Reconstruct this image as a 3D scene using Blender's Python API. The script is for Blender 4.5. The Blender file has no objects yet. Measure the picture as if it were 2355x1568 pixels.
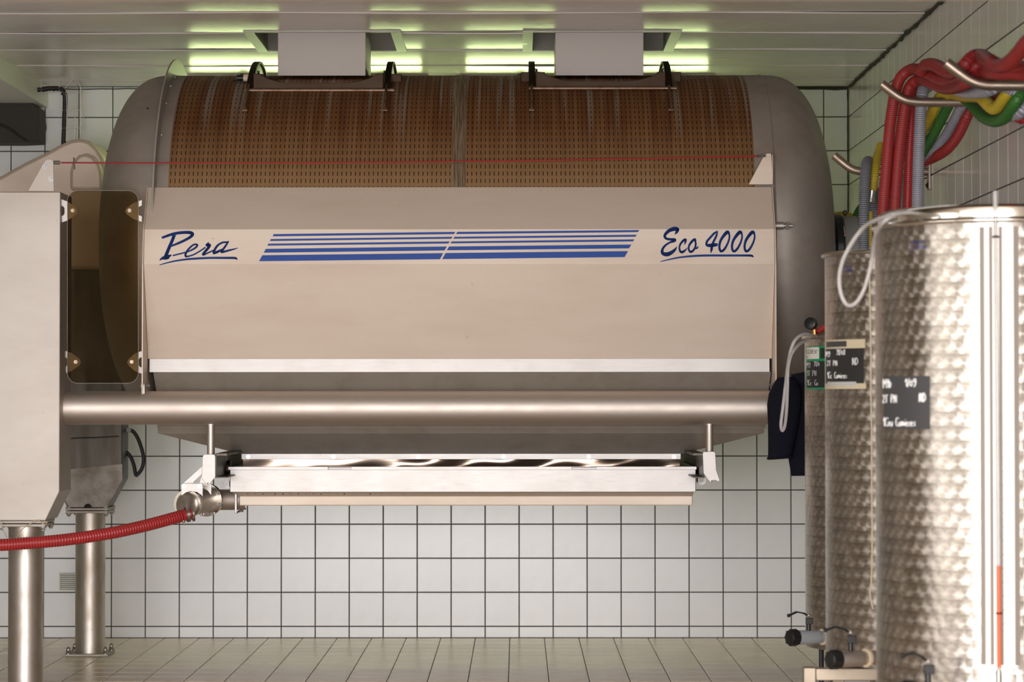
import bpy, math, random
from mathutils import Vector, Matrix
random.seed(7)
PI = math.pi
sin, cos, sqrt = math.sin, math.cos, math.sqrt
scene = bpy.context.scene
COL = scene.collection

# ------------------------------------------------------------------ camera, world, light, exposure
F, YAW, PIT, ROL = 5757.2, -0.00241, 0.02064, 0.00049
CAM = Vector((-0.0059, -14.7532, 1.4414))
def _basis():
    rows = []
    for d in ((1, 0, 0), (0, 1, 0), (0, 0, 1)):
        x, y, z = d
        c, s = cos(YAW), sin(YAW); x, y = c * x - s * y, s * x + c * y
        c, s = cos(PIT), sin(PIT); y, z = c * y + s * z, -s * y + c * z
        c, s = cos(ROL), sin(ROL); x, z = c * x - s * z, s * x + c * z
        rows.append((x, y, z))
    right = Vector([r[0] for r in rows]); fwd = Vector([r[1] for r in rows]); up = Vector([r[2] for r in rows])
    return right, fwd, up
RIGHT, FWD, UP = _basis()
cam_d = bpy.data.cameras.new('camera')
cam = bpy.data.objects.new('camera', cam_d)
COL.objects.link(cam)
m = Matrix.Identity(4)
for i in range(3):
    m[i][0], m[i][1], m[i][2], m[i][3] = RIGHT[i], UP[i], -FWD[i], CAM[i]
cam.matrix_world = m
cam_d.sensor_width = 36.0
cam_d.lens = F / 2355 * 36.0
cam_d.clip_end = 200
cam_d.dof.use_dof = True
cam_d.dof.focus_distance = 12.3
cam_d.dof.aperture_fstop = 4.5
scene.camera = cam

world = bpy.data.worlds.new('overcast_sky'); scene.world = world
world.use_nodes = True
bg = world.node_tree.nodes['Background']
bg.inputs[0].default_value = (1.0, 0.985, 0.96, 1)
bg.inputs[1].default_value = 1.4
scene.view_settings.view_transform = 'Standard'
scene.view_settings.look = 'None'
scene.view_settings.gamma = 1
scene.view_settings.use_curve_mapping = False
scene.view_settings.exposure = 0.92
# daylight coming in through the wide hall entrance behind the camera
ld = bpy.data.lights.new('entrance_daylight', 'AREA'); ld.shape = 'RECTANGLE'; ld.size = 5.0; ld.size_y = 2.65; ld.energy = 400; ld.color = (1.0, 0.975, 1.0)
lo = bpy.data.objects.new('entrance_daylight', ld); COL.objects.link(lo); lo.location = (-1.1, -15.95, 1.38); lo.rotation_euler = (math.radians(90), 0, 0)
# added fill light at the hall's unseen left side, brightening the tanks
ld = bpy.data.lights.new('added_side_fill', 'AREA'); ld.shape = 'RECTANGLE'; ld.size = 2.3; ld.size_y = 5.4; ld.energy = 72; ld.color = (1.0, 0.98, 0.96)
lo = bpy.data.objects.new('added_side_fill', ld); COL.objects.link(lo); lo.location = (-7.44, -12.4, 1.5); lo.rotation_euler = (0, math.radians(-90), 0)
LAMP_STRENGTH = 13.0
LAMP_COLOR = (0.80, 1.0, 0.46)

# ------------------------------------------------------------------ pixel -> point helpers (photo is 2355 x 1568)
def ray(px, py):
    return RIGHT * ((px - 1177.5) / F) + UP * ((784 - py) / F) + FWD
def at(px, py, Y):
    d = ray(px, py); return CAM + d * ((Y - CAM.y) / d.y)
def atX(px, py, X):
    d = ray(px, py); return CAM + d * ((X - CAM.x) / d.x)
def atZ(px, py, Z):
    d = ray(px, py); return CAM + d * ((Z - CAM.z) / d.z)
def at_plane(px, py, p, n):
    d = ray(px, py); return CAM + d * ((p - CAM).dot(n) / d.dot(n))
def at_cyl(px, py, cx, cy, R):
    d = ray(px, py); ox, oy = CAM.x - cx, CAM.y - cy
    a = d.x * d.x + d.y * d.y; b = 2 * (ox * d.x + oy * d.y); c = ox * ox + oy * oy - R * R
    q = max(0.0, b * b - 4 * a * c)
    t = (-b - sqrt(q)) / (2 * a)
    p = CAM + d * t
    return math.atan2(p.x - cx, -(p.y - cy)), p.z
def zof(py, Y): return at(1191, py, Y).z
def xof(px, Y, py=903): return at(px, py, Y).x

# ------------------------------------------------------------------ mesh builder
def crom(pts, n=8, closed=False):
    P = [Vector(p) for p in pts]
    out = []
    N = len(P)
    segs = N if closed else N - 1
    for i in range(segs):
        if closed:
            a, b, c, d = P[(i - 1) % N], P[i], P[(i + 1) % N], P[(i + 2) % N]
        else:
            b, c = P[i], P[i + 1]
            a = P[i - 1] if i > 0 else b * 2 - c
            d = P[i + 2] if i + 2 < N else c * 2 - b
        for k in range(n):
            t = k / n
            out.append(0.5 * ((2 * b) + (c - a) * t + (2 * a - 5 * b + 4 * c - d) * t * t + (3 * b - a - 3 * c + d) * t ** 3))
    if not closed: out.append(P[-1].copy())
    return out
def resample(pts, step):
    out = [pts[0].copy()]; acc = 0.0
    for a, b in zip(pts, pts[1:]):
        L = (b - a).length
        if L < 1e-9: continue
        t = step - acc
        while t <= L:
            out.append(a + (b - a) * (t / L)); t += step
        acc = (acc + L) % step if step else 0
    return out

class MB:
    def __init__(s): s.v = []; s.f = []; s.uv = {}
    def add(s, V, Fc):
        o = len(s.v); s.v += [tuple(x) for x in V]; s.f += [tuple(i + o for i in f) for f in Fc]; return s
    def box(s, x0, x1, y0, y1, z0, z1):
        V = [(x, y, z) for x in (x0, x1) for y in (y0, y1) for z in (z0, z1)]
        return s.add(V, [(0, 1, 3, 2), (4, 6, 7, 5), (0, 4, 5, 1), (2, 3, 7, 6), (0, 2, 6, 4), (1, 5, 7, 3)])
    def obox(s, c, ax, ay, az, hx, hy, hz):
        c = Vector(c); ax, ay, az = Vector(ax).normalized(), Vector(ay).normalized(), Vector(az).normalized()
        V = [c + ax * i * hx + ay * j * hy + az * k * hz for i in (-1, 1) for j in (-1, 1) for k in (-1, 1)]
        return s.add(V, [(0, 1, 3, 2), (4, 6, 7, 5), (0, 4, 5, 1), (2, 3, 7, 6), (0, 2, 6, 4), (1, 5, 7, 3)])
    def cyl(s, p0, p1, r0, r1=None, n=24, cap=True):
        return s.lathe([(r0, 0), (r1 if r1 is not None else r0, (Vector(p1) - Vector(p0)).length)], p0, Vector(p1) - Vector(p0), n, cap)
    def lathe(s, prof, o, ax, n=32, cap=True, a0=0, a1=2 * PI):
        o = Vector(o); ax = Vector(ax).normalized()
        t = Vector((0, 0, 1)) if abs(ax.z) < 0.9 else Vector((1, 0, 0))
        u = ax.cross(t).normalized(); w = ax.cross(u)
        full = abs(a1 - a0 - 2 * PI) < 1e-6
        m_ = n if full else n + 1
        V = []; Fc = []
        for r, h in prof:
            for k in range(m_):
                a = a0 + (a1 - a0) * k / n
                V.append(o + ax * h + (u * cos(a) + w * sin(a)) * r)
        for j in range(len(prof) - 1):
            for k in range(n):
                k2 = (k + 1) % m_
                Fc.append((j * m_ + k, j * m_ + k2, (j + 1) * m_ + k2, (j + 1) * m_ + k))
        if cap and full:
            Fc.append(tuple(range(n))[::-1]); L = (len(prof) - 1) * m_
            Fc.append(tuple(range(L, L + n)))
        return s.add(V, Fc)
    def extrude(s, pts, d):
        """planar polygon (3D points) extruded by vector d"""
        n = len(pts); d = Vector(d); P = [Vector(p) for p in pts]
        V = P + [p + d for p in P]
        Fc = [tuple(range(n))[::-1], tuple(range(n, 2 * n))]
        for i in range(n): Fc.append((i, (i + 1) % n, n + (i + 1) % n, n + i))
        return s.add(V, Fc)
    def sweep(s, pts, r, n=10, cap=True, closed=False, radii=None, prof=None, up=None):
        P = [Vector(p) for p in pts]; N = len(P)
        T = []
        for i in range(N):
            if closed: T.append((P[(i + 1) % N] - P[i - 1]).normalized())
            else: T.append((P[min(i + 1, N - 1)] - P[max(i - 1, 0)]).normalized())
        u = Vector(up) if up else (Vector((0, 0, 1)) if abs(T[0].z) < 0.9 else Vector((1, 0, 0)))
        V = []; Fc = []
        pf = prof if prof else [(cos(2 * PI * k / n), sin(2 * PI * k / n)) for k in range(n)]
        n = len(pf)
        for i in range(N):
            u = (u - T[i] * u.dot(T[i])).normalized(); w = T[i].cross(u)
            rr = radii[i] if radii else (r if not prof else 1.0)
            for a, b in pf: V.append(P[i] + (u * a + w * b) * rr)
        for i in range(N if closed else N - 1):
            j = (i + 1) % N
            for k in range(n):
                k2 = (k + 1) % n
                Fc.append((i * n + k, i * n + k2, j * n + k2, j * n + k))
        if cap and not closed:
            Fc.append(tuple(range(n))[::-1]); Fc.append(tuple(range((N - 1) * n, N * n)))
        return s.add(V, Fc)
    def sphere(s, c, r, n=12, m_=8, sc=(1, 1, 1)):
        c = Vector(c); V = []; Fc = []
        for j in range(m_ + 1):
            a = PI * j / m_
            for k in range(n):
                b = 2 * PI * k / n
                V.append((c.x + r * sc[0] * sin(a) * cos(b), c.y + r * sc[1] * sin(a) * sin(b), c.z + r * sc[2] * cos(a)))
        for j in range(m_):
            for k in range(n):
                Fc.append((j * n + k, (j + 1) * n + k, (j + 1) * n + (k + 1) % n, j * n + (k + 1) % n))
        return s.add(V, Fc)
    def loft(s, rings, cap=True):
        n = len(rings[0]); V = []; Fc = []
        for R in rings: V += [Vector(p) for p in R]
        for j in range(len(rings) - 1):
            for k in range(n):
                Fc.append((j * n + k, j * n + (k + 1) % n, (j + 1) * n + (k + 1) % n, (j + 1) * n + k))
        if cap:
            Fc.append(tuple(range(n))[::-1]); L = (len(rings) - 1) * n; Fc.append(tuple(range(L, L + n)))
        return s.add(V, Fc)
    def bolt(s, p, ax, r=0.011, h=0.008, washer=True, stud=0.0):
        p = Vector(p); ax = Vector(ax).normalized()
        if washer: s.lathe([(r * 1.45, 0), (r * 1.45, 0.003)], p, ax, 14)
        s.lathe([(r, 0.002), (r, h), (r * 0.8, h + 0.002)], p, ax, 6)
        if stud: s.lathe([(r * 0.55, 0), (r * 0.55, h + stud)], p, ax, 10)
        return s
    def ribbon(s, pts, widths, n, sub=6):
        """flat brush stroke: pts on a surface, normal n, smooth"""
        L = [(Vector(p).x, Vector(p).y, Vector(p).z) for p in pts]
        P = crom(L, sub); W = []
        for i in range(len(pts) - 1):
            for k in range(sub): W.append(widths[i] + (widths[i + 1] - widths[i]) * k / sub)
        W.append(widths[-1]); n = Vector(n).normalized()
        for i, p in enumerate(P):
            t = (P[min(i + 1, len(P) - 1)] - P[max(i - 1, 0)]).normalized(); w = n.cross(t)
            V = [p + (t * cos(a) + w * sin(a)) * (W[i] / 2) for a in (2 * PI * k / 12 for k in range(12))]
            s.add(V, [tuple(range(12))])
            if i:
                s.add([q + x * (z / 2) * g for q, x, z, g in ((P[i - 1], w, W[i - 1], -1), (p, w, W[i], -1), (p, w, W[i], 1), (P[i - 1], w, W[i - 1], 1))], [(0, 1, 2, 3)])
        return s
    def mesh(s, name):
        me = bpy.data.meshes.new(name); me.from_pydata(s.v, [], s.f); me.validate(); return me

LOC = {}
def tag(o, label=None, cat=None, group=None, kind=None):
    if label: o['label'] = label
    if cat: o['category'] = cat
    if group: o['group'] = group
    if kind: o['kind'] = kind
    return o
def empty(name, loc, label, cat, group=None):
    o = bpy.data.objects.new(name, None); COL.objects.link(o); o.location = loc; o.empty_display_size = 0.1
    return tag(o, label, cat, group)
def put(o, parent):
    if parent is not None:
        o.parent = parent
        if parent.type == 'EMPTY': o.matrix_parent_inverse = Matrix.Translation(-Vector(parent.location))
def obj(name, mb, mat, parent=None, label=None, cat=None, group=None, kind=None, smooth=35, bevel=0, fixn=True):
    me = mb.mesh(name) if isinstance(mb, MB) else mb
    if isinstance(mb, MB) and fixn:
        import bmesh
        bm = bmesh.new(); bm.from_mesh(me); bmesh.ops.recalc_face_normals(bm, faces=bm.faces[:]); bm.to_mesh(me); bm.free()
    if smooth and isinstance(mb, MB):
        me.shade_smooth()
        try: me.set_sharp_from_angle(angle=math.radians(smooth))
        except Exception: pass
    if mat and not me.materials: me.materials.append(mat)
    o = bpy.data.objects.new(name, me); COL.objects.link(o)
    put(o, parent)
    if bevel:
        b = o.modifiers.new('bevel', 'BEVEL'); b.width = bevel; b.segments = 2; b.limit_method = 'ANGLE'; b.angle_limit = math.radians(40)
    return tag(o, label, cat, group, kind)
def copy_tree(o, parent=None, delta=None):
    kids = [c for c in bpy.data.objects if c.parent == o]
    c = o.copy(); COL.objects.link(c)
    if parent: c.parent = parent
    for k in kids: copy_tree(k, c)
    return c

# ------------------------------------------------------------------ materials
def mat(name, col, rough=0.5, metal=0.0, spec=0.5, **kw):
    m = bpy.data.materials.new(name); m.use_nodes = True
    b = m.node_tree.nodes['Principled BSDF']
    b.inputs['Base Color'].default_value = (*col, 1); b.inputs['Roughness'].default_value = rough
    b.inputs['Metallic'].default_value = metal; b.inputs['Specular IOR Level'].default_value = spec
    for k, v in kw.items(): b.inputs[k].default_value = v
    return m
class NT:
    def __init__(s, m): s.m = m; s.n = m.node_tree.nodes; s.l = m.node_tree.links; s.b = s.n['Principled BSDF']
    def node(s, t, **kw):
        n = s.n.new(t)
        for k, v in kw.items():
            if hasattr(n, k): setattr(n, k, v)
            else: n.inputs[k].default_value = v
        return n
    def link(s, a, b): s.l.new(a, b)
    def coord(s, scale=(1, 1, 1), kind='Object'):
        tc = s.node('ShaderNodeTexCoord'); mp = s.node('ShaderNodeMapping'); mp.inputs['Scale'].default_value = scale
        s.link(tc.outputs[kind], mp.inputs[0]); return mp.outputs[0]
    def noise(s, vec, scale, detail=4, rough=0.55):
        n = s.node('ShaderNodeTexNoise'); n.inputs['Scale'].default_value = scale; n.inputs['Detail'].default_value = detail; n.inputs['Roughness'].default_value = rough
        s.link(vec, n.inputs['Vector']); return n.outputs['Fac']
    def ramp(s, fac, stops):
        r = s.node('ShaderNodeValToRGB'); e = r.color_ramp.elements
        while len(e) < len(stops): e.new(0.5)
        for x, (p, c) in zip(e, stops): x.position = p; x.color = (*c, 1) if len(c) == 3 else c
        s.link(fac, r.inputs[0]); return r.outputs[0]
    def mix(s, fac, a, b, blend='MIX'):
        m_ = s.node('ShaderNodeMix'); m_.data_type = 'RGBA'; m_.blend_type = blend
        for i, x in ((0, fac), (6, a), (7, b)):
            if isinstance(x, (int, float)): m_.inputs[i].default_value = x
            elif isinstance(x, tuple): m_.inputs[i].default_value = (*x, 1)
            else: s.link(x, m_.inputs[i])
        return m_.outputs[2]
    def math(s, op, a, b=None):
        n = s.node('ShaderNodeMath'); n.operation = op
        for i, x in ((0, a), (1, b)):
            if x is None: continue
            if isinstance(x, (int, float)): n.inputs[i].default_value = x
            else: s.link(x, n.inputs[i])
        return n.outputs[0]
    def bump(s, h, strength=0.2, dist=0.002):
        n = s.node('ShaderNodeBump'); n.inputs['Strength'].default_value = strength; n.inputs['Distance'].default_value = dist
        s.link(h, n.inputs['Height']); s.link(n.outputs[0], s.b.inputs['Normal'])

def steel(name, col, rough=0.38, dirt=(0.6, 0.5, 0.4), amount=0.25, scale=(3, 3, 3), metal=1.0, grain=(2, 40, 40), spot=1.2, rv=0.22):
    m = mat(name, col, rough, metal); t = NT(m)
    v = t.coord(scale); n1 = t.noise(v, 2.2, 6, 0.6)
    g = t.noise(t.coord(grain), 6, 3)
    d = tuple(c * k for c, k in zip(col, dirt))
    f = t.ramp(n1, [(0.42, (0, 0, 0)), (0.75, (1, 1, 1))])
    c = t.mix(t.math('MULTIPLY', f, amount), col, d)
    sp = t.noise(t.coord((1, 1, 1)), 38, 3, 0.6)
    spots = t.ramp(sp, [(0.70, (0, 0, 0)), (0.76, (1, 1, 1))])
    c = t.mix(t.math('MULTIPLY', spots, amount * spot), c, d)
    t.link(c, t.b.inputs['Base Color'])
    r = t.math('ADD', t.math('MULTIPLY', t.math('SUBTRACT', n1, 0.5), rv), rough)
    r = t.math('ADD', r, t.math('MULTIPLY', t.math('SUBTRACT', g, 0.5), 0.08))
    t.link(r, t.b.inputs['Roughness'])
    return m
M = {}
def tile_mat(name, col, rough, var=0.05, dirt=0.12):
    m = mat(name, col, rough); t = NT(m)
    oi = t.node('ShaderNodeObjectInfo')
    k = t.math('ADD', t.math('MULTIPLY', t.math('SUBTRACT', oi.outputs['Random'], 0.5), var), 1.0)
    n = t.noise(t.coord((1, 1, 1)), 7, 5, 0.6)
    c = t.mix(t.ramp(n, [(0.5, (0, 0, 0)), (0.8, (dirt, dirt, dirt))]), col, tuple(x * y for x, y in zip(col, (0.7, 0.6, 0.45))))
    hs = t.node('ShaderNodeHueSaturation'); t.link(k, hs.inputs['Value']); t.link(c, hs.inputs['Color'])
    t.link(hs.outputs[0], t.b.inputs['Base Color'])
    return m
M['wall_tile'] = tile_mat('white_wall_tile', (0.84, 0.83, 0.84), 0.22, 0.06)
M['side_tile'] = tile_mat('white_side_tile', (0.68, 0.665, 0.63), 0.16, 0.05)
M['floor_tile'] = tile_mat('beige_floor_tile', (0.82, 0.68, 0.56), 0.30, 0.12, 0.4)
M['grout'] = mat('dark_grout', (0.055, 0.05, 0.04), 0.9)
M['floor_grout'] = mat('floor_grout', (0.17, 0.15, 0.125), 0.8)
m = mat('ceiling_panel', (0.66, 0.64, 0.60), 0.2); t = NT(m)
v = t.coord((0.8, 9, 1)); n = t.noise(v, 4, 5)
t.link(t.mix(t.ramp(n, [(0.45, (0, 0, 0)), (0.75, (1, 1, 1))]), (0.80, 0.77, 0.73), (0.74, 0.71, 0.66)), t.b.inputs['Base Color'])
t.link(t.math('ADD', t.math('MULTIPLY', t.noise(t.coord((1, 30, 1)), 5, 3), 0.05), 0.24), t.b.inputs['Roughness'])
M['ceiling'] = m
M['joint'] = mat('white_joint_strip', (0.66, 0.61, 0.57), 0.4)
M['corner_seal'] = mat('dark_sealant', (0.045, 0.045, 0.025), 0.9)  # uneven dark strips along the ceiling edges and the wall corner
M['shaft'] = mat('grey_shaft_lining', (0.30, 0.28, 0.24), 0.7)
M['chute'] = mat('white_plastic_chute', (0.61, 0.56, 0.52), 0.42)
M['trim'] = mat('pale_hatch_trim', (0.62, 0.63, 0.55), 0.35)
M['panel'] = steel('satin_steel_panel', (0.70, 0.59, 0.49), 0.55, (0.6, 0.5, 0.38), 0.22, (0.5, 0.5, 2.2), metal=0.35, spot=2)
M['bright'] = steel('bright_steel', (0.50, 0.475, 0.45), 0.52, (0.6, 0.52, 0.42), 0.10, rv=0.04, spot=3)
M['post'] = steel('post_steel', (0.50, 0.455, 0.41), 0.58, (0.66, 0.54, 0.40), 0.16, (0.6, 0.6, 1.2), spot=4, rv=0.08)
M['tube'] = steel('tube_steel', (0.64, 0.57, 0.51), 0.55, (0.6, 0.5, 0.4), 0.22, (1.2, 2, 2))
M['leg'] = steel('weathered_leg_steel', (0.62, 0.57, 0.52), 0.47, (0.62, 0.48, 0.33), 0.6, (5, 5, 2.4))
M['drum'] = steel('drum_steel', (0.41, 0.365, 0.325), 0.52, (0.6, 0.52, 0.45), 0.5, (1.5, 2, 2), metal=0.6)
M['shade_steel'] = steel('shade_toned_streaked_steel', (0.10, 0.088, 0.073), 0.45, (0.5, 0.45, 0.38), 0.6, (7, 7, 1))  # streaked steel; the rear post's shade is put into the dark base colour
M['hopper'] = steel('hopper_steel', (0.43, 0.38, 0.325), 0.5, (0.55, 0.48, 0.4), 0.4, (3, 3, 1), metal=0.35)
M['brown'] = steel('stained_brown_steel', (0.060, 0.042, 0.030), 0.5, (1.4, 1.1, 0.9), 0.4, (6, 6, 6))
M['copper'] = steel('worn_edge_steel', (0.34, 0.24, 0.18), 0.4, (0.5, 0.35, 0.25), 0.8, (14, 14, 14))
M['rod'] = steel('dull_hook_steel', (0.44, 0.36, 0.29), 0.45, (0.6, 0.5, 0.4), 0.5, (9, 9, 9))
M['chrome'] = mat('zinc_bolt_steel', (0.42, 0.41, 0.39), 0.32, 1.0)
M['black'] = mat('black_plastic', (0.012, 0.012, 0.012), 0.35)
M['rubber'] = mat('black_rubber', (0.015, 0.015, 0.015), 0.55)
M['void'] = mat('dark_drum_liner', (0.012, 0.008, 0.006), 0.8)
M['blue'] = mat('blue_vinyl', (0.014, 0.070, 0.34), 0.3)
M['wire_red'] = mat('red_coated_cable', (0.38, 0.02, 0.025), 0.4)
M['white'] = mat('white_plastic', (0.8, 0.78, 0.72), 0.4)
M['cream'] = mat('cream_plastic', (0.72, 0.60, 0.42), 0.5)
M['grey_pvc'] = mat('grey_pvc', (0.36, 0.38, 0.39), 0.4)
M['grey_paint'] = mat('grey_enamel', (0.26, 0.25, 0.235), 0.35)
M['cloth'] = mat('navy_cloth', (0.0055, 0.0060, 0.0125), 0.9, spec=0.2)
M['lining'] = mat('grey_lining', (0.10, 0.10, 0.105), 0.9)
M['chalkboard'] = mat('black_chalk_label', (0.022, 0.022, 0.022), 0.55)
M['chalkboard_worn'] = mat('grey_chalk_label', (0.055, 0.055, 0.058), 0.5)
M['chalk'] = mat('white_chalk', (0.82, 0.82, 0.80), 0.9)
M['green_label'] = mat('green_label', (0.0, 0.30, 0.11), 0.4)
M['ink_blue'] = mat('blue_ink', (0.03, 0.035, 0.20), 0.5)
M['ink'] = mat('black_ink', (0.02, 0.02, 0.02), 0.5)
M['tape'] = mat('yellowed_tape', (0.62, 0.53, 0.36), 0.5)
M['orange'] = mat('orange_liquid', (0.85, 0.12, 0.03), 0.3)
M['string'] = mat('straw_string', (0.55, 0.45, 0.30), 0.9)
M['ground'] = mat('yard_concrete', (0.48, 0.42, 0.355), 0.8)
M['facade'] = mat('yard_render', (0.60, 0.53, 0.45), 0.9)
M['hall'] = mat('hall_plaster', (0.36, 0.31, 0.25), 0.9)
M['dark_box'] = mat('dark_brown_casing', (0.035, 0.03, 0.022), 0.7)
M['steel_frame'] = steel('stand_steel', (0.40, 0.335, 0.26), 0.5, (0.6, 0.5, 0.4), 0.4)
# amber guard sheet
m = mat('amber_clear_sheet', (0.44, 0.36, 0.23), 0.05, **{'Transmission Weight': 1.0, 'IOR': 1.08}); M['amber'] = m
m = mat('clear_plastic_tube', (0.74, 0.72, 0.70), 0.25, **{'Transmission Weight': 0.65, 'IOR': 1.3}); M['clear'] = m
m = mat('fluorescent_tube', (0.9, 1, 0.8), 0.4); b = m.node_tree.nodes['Principled BSDF']
b.inputs['Emission Color'].default_value = (*LAMP_COLOR, 1); b.inputs['Emission Strength'].default_value = LAMP_STRENGTH; M['lamp'] = m
# hoses: ring colour along the length through UV
def hose_mat(name, a, b_, rough=0.5):
    m = mat(name, a, rough); t = NT(m)
    uv = t.node('ShaderNodeUVMap'); sx = t.node('ShaderNodeSeparateXYZ'); t.link(uv.outputs[0], sx.inputs[0])
    s = t.math('SINE', t.math('MULTIPLY', sx.outputs[1], 2 * PI))
    f = t.ramp(s, [(0.25, (0, 0, 0)), (0.85, (1, 1, 1))])
    n = t.noise(t.coord((1, 1, 1)), 12, 3)
    c = t.mix(f, a, b_)
    c = t.mix(t.ramp(n, [(0.5, (0, 0, 0)), (0.8, (0.35,) * 3)]), c, tuple(x * 0.55 for x in a))
    t.link(c, t.b.inputs['Base Color']); return m
M['red_hose'] = hose_mat('red_ribbed_hose', (0.33, 0.026, 0.024), (0.20, 0.014, 0.013))
M['bright_red_hose'] = hose_mat('bright_red_ribbed_hose', (0.47, 0.034, 0.034), (0.22, 0.011, 0.013), 0.36)
M['grey_hose'] = hose_mat('grey_ribbed_hose', (0.20, 0.20, 0.235), (0.44, 0.44, 0.47), 0.4)
M['dark_grey_hose'] = hose_mat('dark_grey_ribbed_hose', (0.105, 0.115, 0.135), (0.30, 0.31, 0.34))
M['yellow_hose'] = hose_mat('yellow_ribbed_hose', (0.55, 0.42, 0.03), (0.40, 0.28, 0.02))
M['green_hose'] = hose_mat('green_hose', (0.035, 0.15, 0.02), (0.028, 0.12, 0.018))
# engine-turned tank steel
def swirl(name, cell):
    m = mat(name, (0.5, 0.46, 0.4), 0.32, 1.0); t = NT(m)
    uv = t.node('ShaderNodeUVMap'); sp = t.node('ShaderNodeSeparateXYZ'); t.link(uv.outputs[0], sp.inputs[0])
    u = t.math('DIVIDE', sp.outputs[0], cell); v_ = t.math('DIVIDE', sp.outputs[1], cell * 1.0)
    row = t.math('FLOOR', v_)
    u2 = t.math('ADD', u, t.math('MULTIPLY', t.math('MODULO', row, 2.0), 0.5))
    fu = t.math('SUBTRACT', t.math('FRACT', u2), 0.5); fv = t.math('SUBTRACT', t.math('FRACT', v_), 0.35)
    ang = t.math('ARCTAN2', fv, fu)
    cb = t.node('ShaderNodeCombineXYZ'); t.link(t.math('FLOOR', u2), cb.inputs[0]); t.link(row, cb.inputs[1])
    wn = t.node('ShaderNodeTexWhiteNoise'); wn.noise_dimensions = '2D'; t.link(cb.outputs[0], wn.inputs['Vector'])
    rv = wn.outputs['Value']
    rot = t.math('FRACT', t.math('ADD', t.math('ADD', t.math('DIVIDE', ang, 2 * PI), t.math('MULTIPLY', rv, 0.10)), 1.0))
    t.link(rot, t.b.inputs['Anisotropic Rotation'])
    t.b.inputs['Anisotropic'].default_value = 0.65
    tg = t.node('ShaderNodeTangent'); tg.direction_type = 'UV_MAP'; t.link(tg.outputs[0], t.b.inputs['Tangent'])
    r2 = t.math('ADD', t.math('MULTIPLY', fu, fu), t.math('MULTIPLY', fv, fv))
    f = t.ramp(r2, [(0.0, (0.84,) * 3), (0.22, (1,) * 3), (0.34, (0.74,) * 3)])
    n = t.noise(t.coord((1, 1, 1)), 4, 4)
    c = t.mix(1.0, (0.57, 0.525, 0.475), f, 'MULTIPLY')
    k_ = t.math('ADD', t.math('MULTIPLY', rv, 0.26), 0.80)
    kk = t.node('ShaderNodeCombineXYZ'); [t.link(k_, kk.inputs[i]) for i in range(3)]
    c = t.mix(1.0, c, kk.outputs[0], 'MULTIPLY')
    c = t.mix(t.ramp(n, [(0.45, (0, 0, 0)), (0.8, (0.35,) * 3)]), c, (0.33, 0.29, 0.20))
    t.link(c, t.b.inputs['Base Color'])
    t.bump(t.math('MULTIPLY', r2, -1.0), 0.018, 0.004)
    return m
M['swirl'] = swirl('engine_turned_steel', 0.042)
M['rim'] = mat('polished_rim_steel', (0.74, 0.70, 0.64), 0.12, 1.0)
M['rim_dull'] = mat('dull_rim_steel', (0.50, 0.47, 0.42), 0.28, 1.0)
# perforated, juice stained drum shell
m = mat('juice_stained_perforated_steel', (0.3, 0.16, 0.08), 0.42, 0.55); t = NT(m)
uv = t.node('ShaderNodeUVMap')
def uvs(sx, sy):
    mp = t.node('ShaderNodeMapping'); mp.inputs['Scale'].default_value = (sx, sy, 1); t.link(uv.outputs[0], mp.inputs[0]); return mp.outputs[0]
sp = t.node('ShaderNodeSeparateXYZ'); t.link(uv.outputs[0], sp.inputs[0])
col_n = t.noise(uvs(30, 0.7), 1.0, 2, 0.5)
big = t.noise(uvs(2.0, 2.2), 1.0, 3, 0.6)
fine = t.noise(uvs(60, 50), 1.0, 3, 0.6)
c = t.ramp(col_n, [(0.30, (0.16, 0.060, 0.02)), (0.5, (0.235, 0.10, 0.034)), (0.72, (0.30, 0.165, 0.07))])
c = t.mix(t.math('MULTIPLY', t.ramp(big, [(0.4, (0, 0, 0)), (0.7, (1, 1, 1))]), 0.35), c, (0.12, 0.05, 0.02))
# front light on the lower rows of the shell, put into the colour as tan
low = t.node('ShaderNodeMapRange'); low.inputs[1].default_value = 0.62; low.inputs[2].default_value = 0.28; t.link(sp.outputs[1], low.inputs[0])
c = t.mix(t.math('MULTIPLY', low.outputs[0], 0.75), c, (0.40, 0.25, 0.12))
# pale dried drips: narrow streaks running down from the top
st = t.noise(uvs(24, 0.35), 1.0, 1, 0.4)
stw = t.noise(uvs(90, 14), 1.0, 3, 0.6)
streak = t.ramp(t.math('ADD', st, t.math('MULTIPLY', t.math('SUBTRACT', stw, 0.5), 0.07)), [(0.595, (0, 0, 0)), (0.625, (1, 1, 1))])
lenm = t.node('ShaderNodeMapRange'); lenm.inputs[1].default_value = 0.50; lenm.inputs[2].default_value = 0.85
t.link(t.math('ADD', sp.outputs[1], t.math('MULTIPLY', t.math('SUBTRACT', t.noise(uvs(17, 0.05), 1.0, 1), 0.5), 0.7)), lenm.inputs[0])
c = t.mix(t.math('MULTIPLY', t.math('MULTIPLY', streak, lenm.outputs[0]), 0.75), c, (0.36, 0.31, 0.25))
spot = t.ramp(fine, [(0.72, (0, 0, 0)), (0.78, (1, 1, 1))])
c = t.mix(t.math('MULTIPLY', spot, 0.6), c, (0.05, 0.02, 0.01))
t.link(c, t.b.inputs['Base Color'])
t.link(t.math('ADD', t.math('MULTIPLY', big, 0.25), 0.33), t.b.inputs['Roughness'])
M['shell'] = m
m = mat('scuffed_seam_steel', (0.33, 0.27, 0.2), 0.45, 0.7); t = NT(m)
t.link(t.ramp(t.noise(t.coord((160, 5, 5)), 1.0, 4, 0.7), [(0.35, (0.15, 0.085, 0.04)), (0.5, (0.30, 0.22, 0.14)), (0.68, (0.46, 0.40, 0.32))]), t.b.inputs['Base Color'])
M['seam'] = m

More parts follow.
